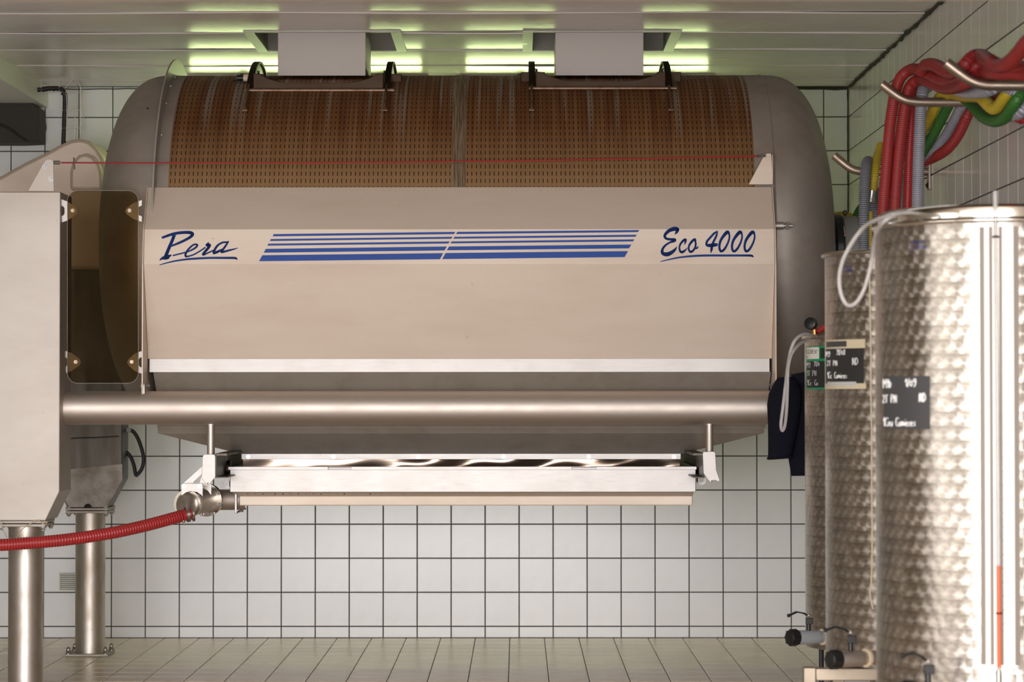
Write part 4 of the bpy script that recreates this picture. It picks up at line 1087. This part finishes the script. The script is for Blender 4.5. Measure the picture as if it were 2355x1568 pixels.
hose('yellow_hose', H([(760, 960, -4.16), (860, 800, -4.18), (930, 680, -4.21), (985, 560, -4.29), (1040, 475, -4.36), (1130, 455, -4.51), (1250, 475, -4.90), (1380, 480, -5.30), (1450, 540, -5.50), (1505, 585, -5.60), (1560, 560, -5.70), (1620, 470, -5.85), (1680, 385, -5.90), (1760, 340, -5.90), (1830, 380, -5.90)]), r45 * 1.1, M['yellow_hose'], 'yellow hose dipping in a sharp bend between two hooks')
hose('green_hose', H([(780, 1110, -4.13), (870, 980, -4.15), (960, 830, -4.19), (1040, 680, -4.25), (1110, 550, -4.33), (1180, 490, -4.38), (1260, 505, -4.51), (1340, 590, -4.90), (1420, 665, -5.20), (1520, 700, -5.50), (1620, 660, -5.75), (1700, 540, -5.90), (1780, 430, -5.90), (1860, 420, -5.90)]), r45 * 1.05, M['green_hose'], 'green hose sagging deeply below the nearest hook')
hose('grey_hose', H([(780, 1160, -4.11), (870, 1020, -4.13), (980, 950, -4.15), (1080, 830, -4.21), (1160, 690, -4.27), (1220, 570, -4.33), (1280, 500, -4.41), (1400, 490, -4.80), (1530, 570, -5.20), (1640, 650, -5.60), (1740, 630, -5.85), (1830, 530, -5.90)]), r45 * 1.05, M['grey_hose'], 'grey hose lying between the green and the lowest red hose')
c49 = lambda x, y: (1820 + x / 4.9, 180 + y / 4.9)
def K(pts): return [at(*c49(x, y), Y) for x, y, Y in pts]
hose('grey_hose', K([(812, 2100, -3.05), (815, 1850, -3.05), (818, 1560, -3.05), (826, 1250, -3.02), (838, 1040, -2.98), (850, 955, -2.93), (862, 935, -2.87), (880, 960, -2.80), (905, 1120, -2.78), (920, 1300, -2.77), (930, 1500, -2.76)]), .0255, M['dark_grey_hose'], 'dark grey ribbed hose looped over the farthest hook', pitch=.010, amp=.10)
hose('yellow_hose', K([(1010, 760, -2.70), (985, 850, -2.78), (960, 930, -2.88), (945, 1000, -2.93), (935, 1100, -2.96), (920, 1200, -2.96), (910, 1270, -2.96)]), .022, M['yellow_hose'], 'yellow ribbed hose end hanging behind the dark grey loop', pitch=.010, amp=.10)
ff_ = MB().cyl(at(*c49(908, 1265), -2.96), at(*c49(895, 1370), -2.96), .020, .016, n=16).cyl(at(*c49(893, 1350), -2.96), at(*c49(888, 1395), -2.96), .022, n=16)
obj('hose_fitting', ff_, M['chrome'], bpy.data.objects['yellow_hose.001'])
hose('yellow_hose', K([(900, 1900, -2.5), (905, 1650, -2.5), (900, 1500, -2.5), (910, 1380, -2.55)]), .022, M['yellow_hose'], 'lower yellow hose seen between the hanging hoses')
hose('grey_hose', K([(965, 1240, -2.6), (958, 1400, -2.6), (950, 1600, -2.6), (945, 1900, -2.6)]), .017, M['dark_grey_hose'], 'thin dark grey hose hanging behind the outermost red hose', pitch=.010, amp=.10)
hose('grey_hose', K([(1245, 1050, -2.8), (1240, 1250, -2.8), (1232, 1500, -2.8), (1228, 1900, -2.8)]), .017, M['dark_grey_hose'], 'dark grey hose in the gap between the red hoses', pitch=.010, amp=.10)
hose('yellow_hose', [at(1888, 640, -1.25), at(1896, 560, -1.25), at(1903, 512, -1.25), at(1915, 500, -1.25), at(1940, 497, -1.25), at(1960, 503, -1.25), at(1985, 520, -1.25), at(1998, 600, -1.25)], .026, M['yellow_hose'], 'yellow hose arching behind the grey rotary joint')
hose('green_hose', [at(1964, 560, -1.5), at(1966, 510, -1.5), at(1975, 485, -1.5), at(1990, 470, -1.5), at(2015, 470, -1.5)], .022, M['green_hose'], 'dark green hose bend at the wall corner behind the joint')

# ------------------------------------------------------------------ tanks
def cylp(cx, cy, R, th, z): return Vector((cx + R * sin(th), cy - R * cos(th), z))
def uvcyl(cx, cy, R, z0, z1, n=96, dent=0):
    V = []; UV = []; Fc = []; rowsz = [z0 + (z1 - z0) * k / 12 for k in range(13)]
    for j, z in enumerate(rowsz):
        for k in range(n + 1):
            th = 2 * PI * k / n + PI
            V.append(cylp(cx, cy, R, th, z)); UV.append((R * 2 * PI * k / n, z))
    for j in range(12):
        for k in range(n): Fc.append((j * (n + 1) + k, j * (n + 1) + k + 1, (j + 1) * (n + 1) + k + 1, (j + 1) * (n + 1) + k))
    me = bpy.data.meshes.new('shell'); me.from_pydata([tuple(v) for v in V], [], Fc)
    ul = me.uv_layers.new(name='UVMap')
    for l in me.loops: ul.data[l.index].uv = UV[l.vertex_index]
    me.shade_smooth()
    return me
GLY = {'M': [[(0, 0), (.05, 1), (.35, .45), (.6, 1), (.7, 0)]], '9': [[(.45, .75), (.2, .6), (.1, .8), (.3, 1), (.48, .85), (.42, .3), (.15, -.1)]],
 '3': [[(0, .9), (.3, 1), (.4, .8), (.15, .55), (.42, .35), (.3, .05), (0, .08)]], '1': [[(-.05, .6), (.22, 1), (.2, 0)]], '/': [[(0, -.1), (.35, 1.05)]],
 '0': [[(.2, .75), (.02, .5), (.1, .1), (.32, .1), (.4, .5), (.2, .75)]], '8': [[(.35, .9), (.12, .95), (.08, .7), (.38, .35), (.25, .02), (.05, .2), (.38, .7), (.35, .95)]],
 '2': [[(0, .8), (.2, 1), (.38, .75), (.02, .02), (.42, .05)]], 'T': [[(0, .95), (.55, 1)], [(.28, .98), (.25, 0)]], 'P': [[(.02, 0), (.06, 1), (.42, .9), (.42, .6), (.06, .5)]],
 'N': [[(0, 0), (.04, 1), (.46, .05), (.52, 1)]], 'D': [[(.02, 0), (.06, 1), (.5, .75), (.52, .3), (.02, 0)]], 'C': [[(.5, .9), (.2, .95), (0, .5), (.15, .05), (.5, .15)]],
 'r': [[(.02, .5), (.08, 0)], [(.05, .35), (.3, .5)]], '.': [[(.02, 0), (.06, .04)]], 'u': [[(0, .5), (.05, .05), (.3, .1), (.35, .5), (.38, .05)]],
 'm': [[(0, .05), (.05, .5), (.2, .45), (.22, .1), (.38, .5), (.42, .08)]], 'i': [[(.05, .5), (.1, .05)], [(.1, .72), (.12, .76)]], 'e': [[(0, .25), (.3, .3), (.2, .5), (.02, .3), (.12, .03), (.35, .1)]],
 's': [[(.3, .5), (.08, .4), (.28, .15), (.02, .05)]], ' ': [], 'G': [[(.5, .9), (.2, .95), (0, .5), (.15, .05), (.5, .1), (.5, .45), (.3, .45)]]}
ADV = {'1': .34, '/': .42, ' ': .5, '.': .3, 'i': .24, 'M': .9, 'r': .36, 'm': .54, 'T': .72, 'N': .72, 'D': .72, 'P': .62}
def chalk_text(parent, txt, x, y, h, S_, w, sq=1.0):
    mb = MB()
    """S_(px,py)->surface point; x,y baseline pixel, h pixel height"""
    for ch in txt:
        for stroke in GLY[ch]:
            P = [Vector(S_(x + px * h * .8 * sq + rnd.uniform(-.02, .02) * h, y - py * h)) for px, py in stroke]
            P = crom(P, 4) if len(P) > 2 else P
            mb.sweep(P, w, 6, radii=[w * rnd.uniform(.8, 1.15) for _ in P])
        x += ADV.get(ch, .52) * h * .85 * sq
    obj('chalk_writing', mb, M['chalk'], parent)
def text_mesh(txt, width, mapper, name, mt, parent, ext=0.0):
    cu = bpy.data.curves.new(name, 'FONT'); cu.body = txt; cu.size = 1.0; cu.resolution_u = 3
    to = bpy.data.objects.new(name, cu); COL.objects.link(to)
    dg = bpy.context.evaluated_depsgraph_get()
    me = bpy.data.meshes.new_from_object(to.evaluated_get(dg))
    bpy.data.objects.remove(to)
    xs = [v.co.x for v in me.vertices]; k = 1 / max(max(xs) - min(xs), 1e-6); x0 = min(xs)
    for v in me.vertices: v.co = mapper((v.co.x - x0) * k, v.co.y)
    me.materials.clear(); me.materials.append(mt)
    return obj(name, me, None, parent)
def patch(cx, cy, R, pa, pb, mt, name, parent, th=.0012, nx=14, label=None, poly=None):
    """rectangle on the tank wall between two photo corners"""
    t0, z0 = at_cyl(pa[0], pa[1], cx, cy, R); t1, z1 = at_cyl(pb[0], pb[1], cx, cy, R)
    V = []; Fc = []
    for k in range(nx + 1):
        a = t0 + (t1 - t0) * k / nx
        for rr2 in (R - .0005, R + th):
            for z in (z1, z0): V.append(cylp(cx, cy, rr2, a, z))
    for k in range(nx):
        o = k * 4
        Fc += [(o + 2, o + 6, o + 7, o + 3), (o + 3, o + 7, o + 5, o + 1), (o, o + 4, o + 6, o + 2)]
    Fc += [(0, 2, 3, 1), (nx * 4, nx * 4 + 1, nx * 4 + 3, nx * 4 + 2)]
    return obj(name, MB().add(V, Fc), mt, parent, smooth=30, label=label)
def tank(cx, cy, R, z0, z1, label, near=False):
    r = empty('steel_tank', (cx, cy, z0), label, 'tank')
    sh = obj('shell', uvcyl(cx, cy, R, z0, z1), M['swirl'], r)
    obj('tank_bottom', MB().lathe([(R - .002, .0), (R - .002, -.003), (R * .5, -.005)], (cx, cy, z0), (0, 0, 1), 64), M['rim_dull'], r)
    ring = [(cx + (R + .004) * cos(a), cy + (R + .004) * sin(a), z1) for a in [2 * PI * k / 96 for k in range(96)]]
    obj('rolled_rim', MB().sweep(ring, .0085, 12, closed=True), M['rim'] if near else M['rim_dull'], r)
    return r, sh
TN = (1.45, -7.15, .367); TM = (1.45, -5.89, .367); TF = (1.505, -4.10, .29)
zN = 1.4414 + (903 - 524) * 7.6 / F; zM = 1.4414 + (903 - 588) * 8.86 / F; zF = 1.4414 + (903 - 777) * 10.65 / F
tn, shn = tank(*TN, .50, zN, 'engine-turned steel tank with a sight tube level gauge and a white scale', True)
tm, shm = tank(*TM, .50, zM, 'middle engine-turned steel tank with a taped black label')
tf, shf = tank(*TF, .37, zF, 'smallest engine-turned steel tank, with the green framed label, beside the jacket')
# floating lids
R = TN[2]
lidn = obj('lid', MB().lathe([(R - .010, 0), (R - .007, .02), (R - .009, .038), (R - .022, .047), (.05, .055)], (TN[0], TN[1], zN), (0, 0, 1), 96), M['rim'], tn, label='polished lid band')
lidm = obj('lid', MB().lathe([(R - .05, -.01), (R - .06, .0), (.05, .012)], (TM[0], TM[1], zM), (0, 0, 1), 64), M['rim_dull'], tm)
lidf = obj('lid', MB().lathe([(TF[2] - .05, -.01), (TF[2] - .06, .004), (.05, .015)], (TF[0], TF[1], zF), (0, 0, 1), 64), M['rim_dull'], tf)
# labels: near tank
def SN(px, py, e=.003):
    t_, z = at_cyl(px, py, *TN); return cylp(TN[0], TN[1], TN[2] + e, t_, z)
def SM(px, py, e=.003):
    t_, z = at_cyl(px, py, *TM); return cylp(TM[0], TM[1], TM[2] + e, t_, z)
def SF(px, py, e=.003):
    t_, z = at_cyl(px, py, *TF); return cylp(TF[0], TF[1], TF[2] + e, t_, z)
lb = patch(*TN, (2033, 865), (2139, 987), M['chalkboard_worn'], 'chalk_label', tn, label='dark grey label with chalk writing')
LBP = lb
chalk_text(LBP, 'M10', 2033.5, 892, 20, SN, .0017, .62); chalk_text(LBP, '1/09', 2084, 888, 17, SN, .0019, .95)
chalk_text(LBP, '2T PN', 2032, 926, 18, SN, .0016, .72); chalk_text(LBP, 'ND', 2116, 924, 20, SN, .0022, .62)
chalk_text(LBP, '1Cru Cumieres', 2034, 980, 20, SN, .0017, .74)
# capacity stamps
def stamp(T, S_, x, y, w, parent, k=1.0):
    def mp(a, b, yy, hh): return S_(x + a * w, yy - b * hh, .0008)
    text_mesh("CAPACITA'", w, lambda a, b: mp(a, b, y, w * .30), 'capacity_stamp', M['ink_blue'], parent)
    text_mesh("L.700", w, lambda a, b: mp(a, b, y + w * .42, w * .46), 'capacity_stamp', M['ink_blue'], parent)
stamp(TN, SN, 2096, 560, 33, shn); stamp(TM, SM, 1936, 616, 24, shm)
# middle tank label with tape
lb = patch(*TM, (1900, 798), (1987, 884), M['chalkboard'], 'chalk_label', tm, label='black label with chalk writing and yellowed tape')
patch(*TM, (1899, 783), (1990, 800), M['tape'], 'tape_strip', lb, th=.0022); patch(*TM, (1898, 882), (1992, 894), M['tape'], 'tape_strip', lb, th=.0016)
patch(*TM, (1902, 786), (1948, 797), M['chalkboard_worn'], 'smear', lb, th=.0030); patch(*TM, (1904, 878), (1970, 887), mat('chalk_smear', (.5, .5, .48), .8), 'smear', lb, th=.0022)
LBP = lb
chalk_text(LBP, 'M9', 1901.5, 820, 12, SM, .0011, .62); chalk_text(LBP, '31/08', 1925, 816, 12.5, SM, .0012, .85)
chalk_text(LBP, '2T PN', 1904, 841, 12, SM, .0011, .78); chalk_text(LBP, 'ND', 1962, 839, 16, SM, .0014, .72)
chalk_text(LBP, '1Cr. Cumieres', 1905, 870, 15, SM, .0011, .62)
# brown drip line on the middle tank
obj('seam_drip', MB().sweep(crom([SM(*q, .0005) for q in ((2000, 600), (2001, 700), (2003, 800), (2003, 900), (2005, 1000), (2005, 1100), (2006, 1250), (2004, 1340), (2001, 1365), (2008, 1400))], 5), .003, 6), M['tape'], shm)
# far tank label
gl = patch(*TF, (1854, 797), (1899, 895), M['green_label'], 'framed_label', tf, label='green framed label with printed heading and chalk writing')
patch(*TF, (1856, 799), (1884, 825), M['white'], 'heading_plate', gl, th=.0020); patch(*TF, (1856.5, 831), (1897, 891), M['chalkboard'], 'writing_field', gl, th=.0020); patch(*TF, (1887, 800), (1897, 824), M['chalkboard'], 'number_field', gl, th=.0020)
text_mesh('CUVE N°', 25, lambda a, b: SF(1857 + a * 24, 813.5 - b * 14, .0027), 'heading_print', M['ink'], gl)
obj('heading_mark', MB().extrude([SF(*q, .0025) for q in ((1857.5, 819), (1859, 819), (1859, 823.5), (1857.5, 823.5))], (0, -.0005, 0)), M['green_label'], gl)
LBP = gl
chalk_text(LBP, 'M9', 1857, 845, 12, SF, .0007, .55); chalk_text(LBP, '31/0', 1873, 842, 11, SF, .0008, .8)
chalk_text(LBP, '1T PN', 1858, 864, 12, SF, .0007, .75); chalk_text(LBP, '1Cr. Cu', 1858, 886, 13, SF, .0008, .75)
# level gauge on the near tank
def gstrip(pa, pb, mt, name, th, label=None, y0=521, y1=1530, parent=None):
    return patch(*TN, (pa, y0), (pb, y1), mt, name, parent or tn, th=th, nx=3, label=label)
g = gstrip(2252, 2347, mat('gap_shadow_backing', (0.20, 0.165, 0.13), 0.5), 'level_gauge', .003, 'level gauge with a red-filled sight tube and a white scale')  # dark margins put the shadow of the gauge gap into the backing colour
gstrip(2264, 2279, M['white'], 'gauge_strip', .009, parent=g); gstrip(2283, 2301, mat('clear_channel', (0.8, 0.76, 0.68), 0.3, 0.2), 'tube_channel', .006, parent=g)
sca = gstrip(2304, 2334, M['white'], 'scale', .009, parent=g)
mb = MB()
for k in range(56):
    py = 575 + k * 15.9
    if py > 1520: break
    mb.sphere(SN(2309, py, .010), .0013 if k % 2 else .0019, 6, 4)
    if k % 2 == 0:
        for dx in (0, 4.2, 8.4): mb.obox(SN(2314 + dx, py, .0098), (1, 0, 0), (0, 1, 0), (0, 0, 1), .0016, .0003, .0022)
obj('tick_marks', mb, mat('worn_print', (.33, .30, .27), .7), sca, kind='stuff')
tp = [SN(2289 + (py - 440) * .008, py, .013) for py in (440, 600, 800, 1000, 1200, 1400, 1541)]
obj('sight_tube', MB().sweep(tp, .0068, 12), M['clear'], g)
lq = [SN(2289 + (py - 440) * .008, py, .0165) for py in (1300, 1400, 1533)]
obj('red_liquid', MB().sweep(lq, .0064, 12), M['orange'], g)
for py in (545, 1409): obj('tube_clip', MB().sweep([SN(2283 + (py - 440) * .008, py, .012), SN(2289 + (py - 440) * .008, py, .026), SN(2296 + (py - 440) * .008, py, .012)], .003, 8), M['brown'], g)
obj('gauge_cock', MB().cyl(SN(2297, 1541, .013), SN(2297, 1575, .013), .009, n=12), M['chrome'], g)
# valves
def valve(T, capc, att, rcap, mt_body, parent, handle, collar=True):
    d_ = (att - capc).normalized(); L_ = (att - capc).length
    v_ = obj('valve', MB().lathe([(rcap * .80, .035), (rcap * .88, .04), (rcap * .88, L_ * .55), (rcap * .72, L_ * .56), (rcap * .72, L_ * .68)], capc, d_, 28), mt_body, parent)
    cap_pts = []
    mb = MB(); n = 48; prof = [(rcap * .7, 0), (rcap * .93, .004), (rcap * .98, .012), (rcap, .040)]
    mb.lathe(prof, capc, d_, n)
    for i in range(n): pass
    obj('valve_cap', mb, M['black'], v_)
    for k in range(8):
        a = 2 * PI * k / 8; u_ = d_.cross(Vector((0, 0, 1))).normalized(); w_ = u_.cross(d_)
    obj('cap_grip', (lambda b: [b.cyl(capc + d_ * .004 + (u_ * cos(2 * PI * k / 8) + w_ * sin(2 * PI * k / 8)) * rcap * .95, capc + d_ * .038 + (u_ * cos(2 * PI * k / 8) + w_ * sin(2 * PI * k / 8)) * rcap * .97, rcap * .11, n=8) for k in range(8)] and b)(MB()), M['black'], v_)
    if collar: obj('gasket_ring', MB().lathe([(rcap * .5, 0), (rcap * 1.02, 0), (rcap * 1.02, .010), (rcap * .5, .010)], capc + d_ * L_ * .64, d_, 32), M['cream'], v_)
    obj('pipe_stub', MB().lathe([(rcap * .74, 0), (rcap * .74, L_ * .1), (rcap * .8, L_ * .11), (rcap * .8, L_ * .15), (rcap * .7, L_ * .16), (rcap * .7, L_ * .45)], capc + d_ * L_ * .68, d_, 32), M['tube'], v_)
    st_ = capc + d_ * (L_ * .38) + Vector((0, 0, rcap * .85))
    obj('valve_stem', MB().cyl(st_, st_ + Vector((0, 0, .028)), rcap * .30, n=16).box(st_.x - .012, st_.x + .018, st_.y - .01, st_.y + .01, st_.z + .026, st_.z + .052), M['black'], v_, bevel=.002)
    e0 = st_ + Vector((0, 0, .058))
    hp = [e0, e0 + handle * .25 + Vector((0, 0, .012)), e0 + handle * .6 + Vector((0, 0, .016)), e0 + handle]
    obj('lever', MB().sweep(hp, 1, prof=[(-.003, -.007), (.003, -.007), (.003, .007), (-.003, .007)], up=(0, 0, 1)).sphere(hp[-1], .008, 8, 6), M['black'], v_)
    obj('lever_nut', MB().bolt(e0 + Vector((0, 0, .002)), (0, 0, 1), .008, .008), M['bright'], v_)
valve(TF, at(1814, 1466, -4.46), Vector((1.335, -4.315, zof(1463, -4.3))), .033, M['grey_pvc'], tf, Vector((-.085, -.03, .006)))
valve(TM, at(1907, 1517, -6.33), Vector((1.245, -6.20, zof(1511, -6.2))), .031, M['tube'], tm, Vector((-.088, -.02, .014)), collar=True)
valve(TN, at(2075, 1590, -7.62), Vector((1.30, -7.49, zof(1590, -7.45))), .031, M['tube'], tn, Vector((-.075, -.02, .022)))
# gauge on the far tank lid
gc = at(1869, 745, -4.18)
pg = obj('pressure_gauge', MB().lathe([(.024, 0), (.026, .004), (.026, .028), (.022, .030)], gc, Vector((-.55, -.8, .1)), 28), M['black'], tf, label='black pressure gauge on a brass and red fitting')
obj('gauge_stem', MB().cyl(gc + Vector((.01, .01, -.02)), gc + Vector((.012, .01, -.055)), .011, n=10), mat('brass', (.5, .3, .1), .35, 1.0), pg)
obj('gauge_tap', MB().cyl(gc + Vector((.02, .0, -.035)), gc + Vector((.055, .0, -.01)), .012, n=10), M['wire_red'], pg)
obj('lid_boss', MB().cyl((gc.x + .012, gc.y + .01, zF - .002), (gc.x + .012, gc.y + .01, gc.z - .045), .025, n=16), M['rim_dull'], pg)
# legs of the far tank
for sx, sy in ((-.2, -.2), (.2, -.2), (-.2, .2), (.2, .2)):
    obj('leg', MB().cyl((TF[0] + sx, TF[1] + sy, 0.0), (TF[0] + sx, TF[1] + sy, .36), .011, n=10), M['rubber'], tf)
# clear tubes
CL = []
def tubing(pts, r, label): obj('plastic_tube', MB().sweep(crom(pts, 10), r, 12), M['clear'], None, label, 'tube')
tubing([at(2120, 492, -7.35), at(2085, 488, -7.45), at(2050, 494, -7.5), at(2010, 508, -7.4), at(1985, 524, -7.3), at(1958, 560, -7.25), at(1938, 600, -7.22), at(1930, 640, -7.2), at(1934, 675, -7.2), at(1945, 698, -7.2), at(1958, 702, -7.2), at(1972, 692, -7.2), at(1986, 668, -7.2), at(1998, 630, -7.2), at(2006, 590, -7.22), at(2010, 556, -7.3), at(2018, 530, -7.42), at(2032, 510, -7.5), at(2052, 497, -7.5), at(2075, 490, -7.42), at(2105, 489, -7.3)], .0062, 'clear plastic tube hanging in a loop from the nearest tank lid')
tubing([at(1885, 776, -4.2), at(1868, 771, -4.35), at(1850, 768, -4.42), at(1832, 778, -4.45), at(1820, 800, -4.45), at(1812, 840, -4.45), at(1806, 890, -4.45), at(1800, 940, -4.45), at(1796, 975, -4.45), at(1799, 990, -4.45), at(1805, 978, -4.47), at(1809, 940, -4.49), at(1811, 890, -4.50), at(1812, 850, -4.5), at(1818, 820, -4.48), at(1830, 800, -4.45), at(1845, 787, -4.38), at(1862, 782, -4.3)], .0065, 'clear plastic tube drooping from the smallest tank over the jacket')
# stand under the middle tank, copy under the nearest
def stand(cx, cy, label):
    r = empty('tank_stand', (cx, cy, 0), label, 'stand', 'stands under the tanks')
    x0, x1, y0, y1 = cx - .475, cx + .47, cy - .24, cy + .40
    z1_ = .494; z0_ = .452; w_ = .042; xb = cx - .30
    for a, b in ((x0, y0), (x1 - w_, y0), (xb, y1 - w_), (x1 - w_, y1 - w_)):
        o = obj('leg', MB().box(a, a + w_, b, b + w_, 0, z1_ + .003), M['steel_frame'], r, bevel=.003)
    obj('rail', MB().box(x0 + w_, x1 - w_, y0, y0 + w_, z0_, z1_), M['steel_frame'], r, bevel=.003)
    obj('rail', MB().box(xb + w_, x1 - w_, y1 - w_, y1, z0_, z1_), M['steel_frame'], r, bevel=.003)
    obj('rail', MB().box(xb, xb + w_, y0 + w_, y1 - w_, z0_, z1_), M['steel_frame'], r, bevel=.003)
    obj('rail', MB().box(x1 - w_, x1, y0 + w_, y1 - w_, z0_, z1_), M['steel_frame'], r, bevel=.003)
    obj('crossbar', MB().box(cx - .2, cx - .16, y0 + w_, y1 - w_, z0_, z1_), M['steel_frame'], r, bevel=.003)
    obj('crossbar', MB().box(cx + .16, cx + .2, y0 + w_, y1 - w_, z0_, z1_), M['steel_frame'], r, bevel=.003)
    return r
stand(TM[0], TM[1], 'steel stand carrying the middle tank')
stand(TN[0], TN[1], 'steel stand carrying the nearest tank')

# ------------------------------------------------------------------ jacket hanging at the end of the tube
jk = empty('jacket', at(1830, 880, -3.1), 'dark navy work jacket hanging at the end of the frame tube beside the smallest tank', 'jacket')
def ell(px0, px1, py0, py1, Y, dep, n=20, wr=0):
    a, b = at(px0, py0, Y), at(px1, py1, Y); c = (a + b) / 2; h = (b - a) / 2
    return [c + h * cos(t_) + Vector((0, dep * sin(t_) * (1 + .12 * sin(3 * t_ + wr)), 0)) for t_ in [2 * PI * k / n for k in range(n)]]
sl = [ell(1788, 1826, 868, 866, -3.14, .035, wr=0), ell(1778, 1838, 884, 880, -3.15, .05, wr=.5), ell(1768, 1843, 905, 905, -3.16, .058, wr=1), ell(1764, 1842, 930, 930, -3.16, .06, wr=1.6), ell(1766, 1836, 970, 972, -3.16, .058, wr=2.2), ell(1766.5, 1828, 1010, 1012, -3.16, .055, wr=2.8), ell(1766.5, 1822, 1040, 1040, -3.16, .052, wr=3), ell(1766, 1819, 1054, 1050, -3.16, .052, wr=3)]
obj('sleeve', MB().loft(sl, cap=False), M['cloth'], jk, smooth=80)
obj('sleeve_lining', MB().loft([ell(1767.5, 1818, 1052, 1048.5, -3.16, .049, wr=3), ell(1768.5, 1820, 1030, 1030, -3.16, .047, wr=3)], cap=False), M['lining'], jk, smooth=80)
obj('cuff', MB().sweep(ell(1766, 1819, 1054, 1050, -3.16, .052, 28, 3), .006, 6, closed=True), M['cloth'], jk)
bd = [ell(1800, 1905, 872, 862, -3.09, .035, wr=0), ell(1800, 1915, 930, 930, -3.09, .045, wr=1), ell(1806, 1915, 1000, 1000, -3.09, .045, wr=2), ell(1814, 1910, 1060, 1060, -3.09, .045, wr=2.5), ell(1820, 1908, 1094, 1092, -3.09, .045, wr=3)]
obj('body', MB().loft(bd), M['cloth'], jk, smooth=80)
obj('collar', MB().loft([ell(1818, 1880, 861, 850, -3.12, .05, wr=0), ell(1822, 1878, 868, 862, -3.13, .055, wr=1), ell(1836, 1872, 884, 880, -3.14, .05, wr=2)]), M['cloth'], jk, smooth=80)

# ------------------------------------------------------------------ wall vent, cable tray, dark unit at upper left
v = empty('wall_vent', at(156, 1337, -.01), 'small grey slatted vent grille in the tiled back wall', 'vent')
x0, x1, z0, z1 = xof(136, -.01), xof(183, -.01), zof(1359, -.01), zof(1315, -.01)
mb = MB().box(x0, x1, -.010, .004, z0, z0 + .008).box(x0, x1, -.010, .004, z1 - .008, z1).box(x0, x0 + .008, -.010, .004, z0 + .008, z1 - .008).box(x1 - .008, x1, -.010, .004, z0 + .008, z1 - .008)
obj('frame', mb, M['white'], v, bevel=.001)
obj('back', MB().box(x0 + .008, x1 - .008, -.002, .003, z0 + .008, z1 - .008), M['grey_paint'], v)
for k in range(8):
    zc_ = z0 + .014 + k * (z1 - z0 - .026) / 7.3
    obj('slat', MB().obox(((x0 + x1) / 2, -.006, zc_), (1, 0, 0), (0, 1, -.5), (0, .5, 1), (x1 - x0) / 2 - .009, .004, .0022), M['white'], v)
ct = empty('cable_tray', at(150, 190, -.35), 'wire mesh cable tray bending down beside the bulkhead', 'cable tray')
c6 = lambda x, y: (x / 3.733, 40 + y / 3.733)
def W(pts, Y): return [at(*c6(x, y), Y) for x, y in pts]
yA, yB = -.34, -.10
wire = .0022
for Y, off in ((yA, 0),):
    obj('side_wire', MB().sweep(crom(W([(200, 487), (350, 475), (430, 466), (510, 472), (580, 490), (640, 520), (680, 570), (692, 640), (690, 800), (686, 1040)], Y), 6), wire * 1.4, 6), M['tube'], ct)
    obj('side_wire', MB().sweep(W([(200, 514), (510, 510)], Y), wire, 6), M['tube'], ct)
    obj('side_wire', MB().sweep(W([(350, 586), (512, 586)], Y), wire, 6), M['tube'], ct)
    obj('side_wire', MB().sweep(crom(W([(200, 640), (350, 645), (505, 640), (550, 650), (572, 690), (572, 900), (566, 1060)], Y), 6), wire, 6), M['tube'], ct)
    obj('side_wire', MB().sweep(W([(648, 640), (644, 850), (640, 1040)], Y), wire, 6), M['tube'], ct)
for pts in ([(205, 487), (205, 640)], [(352, 478), (355, 645)], [(508, 472), (510, 640)], [(555, 610), (640, 516)], [(530, 645), (692, 645)], [(530, 797), (690, 797)], [(525, 950), (688, 950)]):
    obj('cross_wire', MB().sweep([at(*c6(*pts[0]), yA), at(*c6(*pts[1]), yA)], wire, 6), M['tube'], ct)
for pts in ([(540, 660), (540, 1060)], [(705, 620), (715, 860), (695, 1040)]):
    obj('side_wire', MB().sweep(W(pts, yB), wire, 6), M['tube'], ct)
obj('tray_bracket', MB().cyl(at(*c6(692, 645), yA), at(*c6(692, 645), .004), .004, n=8).cyl(at(*c6(688, 950), yA), at(*c6(688, 950), .004), .004, n=8), M['tube'], ct)
cb = obj('cable_bundle', MB().sweep(crom(W([(185, 615), (280, 622), (360, 620), (440, 608), (505, 612), (545, 640), (560, 700), (555, 850), (550, 1000), (545, 1120)], yA + .01), 8), 1, radii=None, n=10, prof=[(.0145 * cos(a), .0145 * sin(a)) for a in [2 * PI * k / 10 for k in range(10)]]), M['rubber'], None, 'black cable bundle lying in the wire tray', 'cable')
for x, y in ((225, 620), (370, 620), (465, 610), (548, 660)):
    q = at(*c6(x, y), yA + .01); obj('cable_tie', MB().lathe([(.017, -.004), (.017, .004)], q, (1, 0, -.1) if x < 500 else (0, 0, 1), 12), M['black'], cb)
# dark unit under the bulkhead
yu = -.25
pts = [at(*q, yu) for q in ((-40, 180), (0, 194), (50, 222), (87, 246), (88, 262), (91, 285), (88, 300), (88, 325), (40, 327), (-40, 327))]
un = obj('dark_unit', MB().extrude(pts, (0, .22, 0)), M['dark_box'], None, 'dark brown box hanging below the white bulkhead', 'box', smooth=0, bevel=.006)
obj('unit_cable', MB().sweep(crom([at(*q, yu - .012) for q in ((-20, 282), (0, 286), (25, 298), (45, 314), (62, 325))], 6), .007, 8), M['rubber'], un)
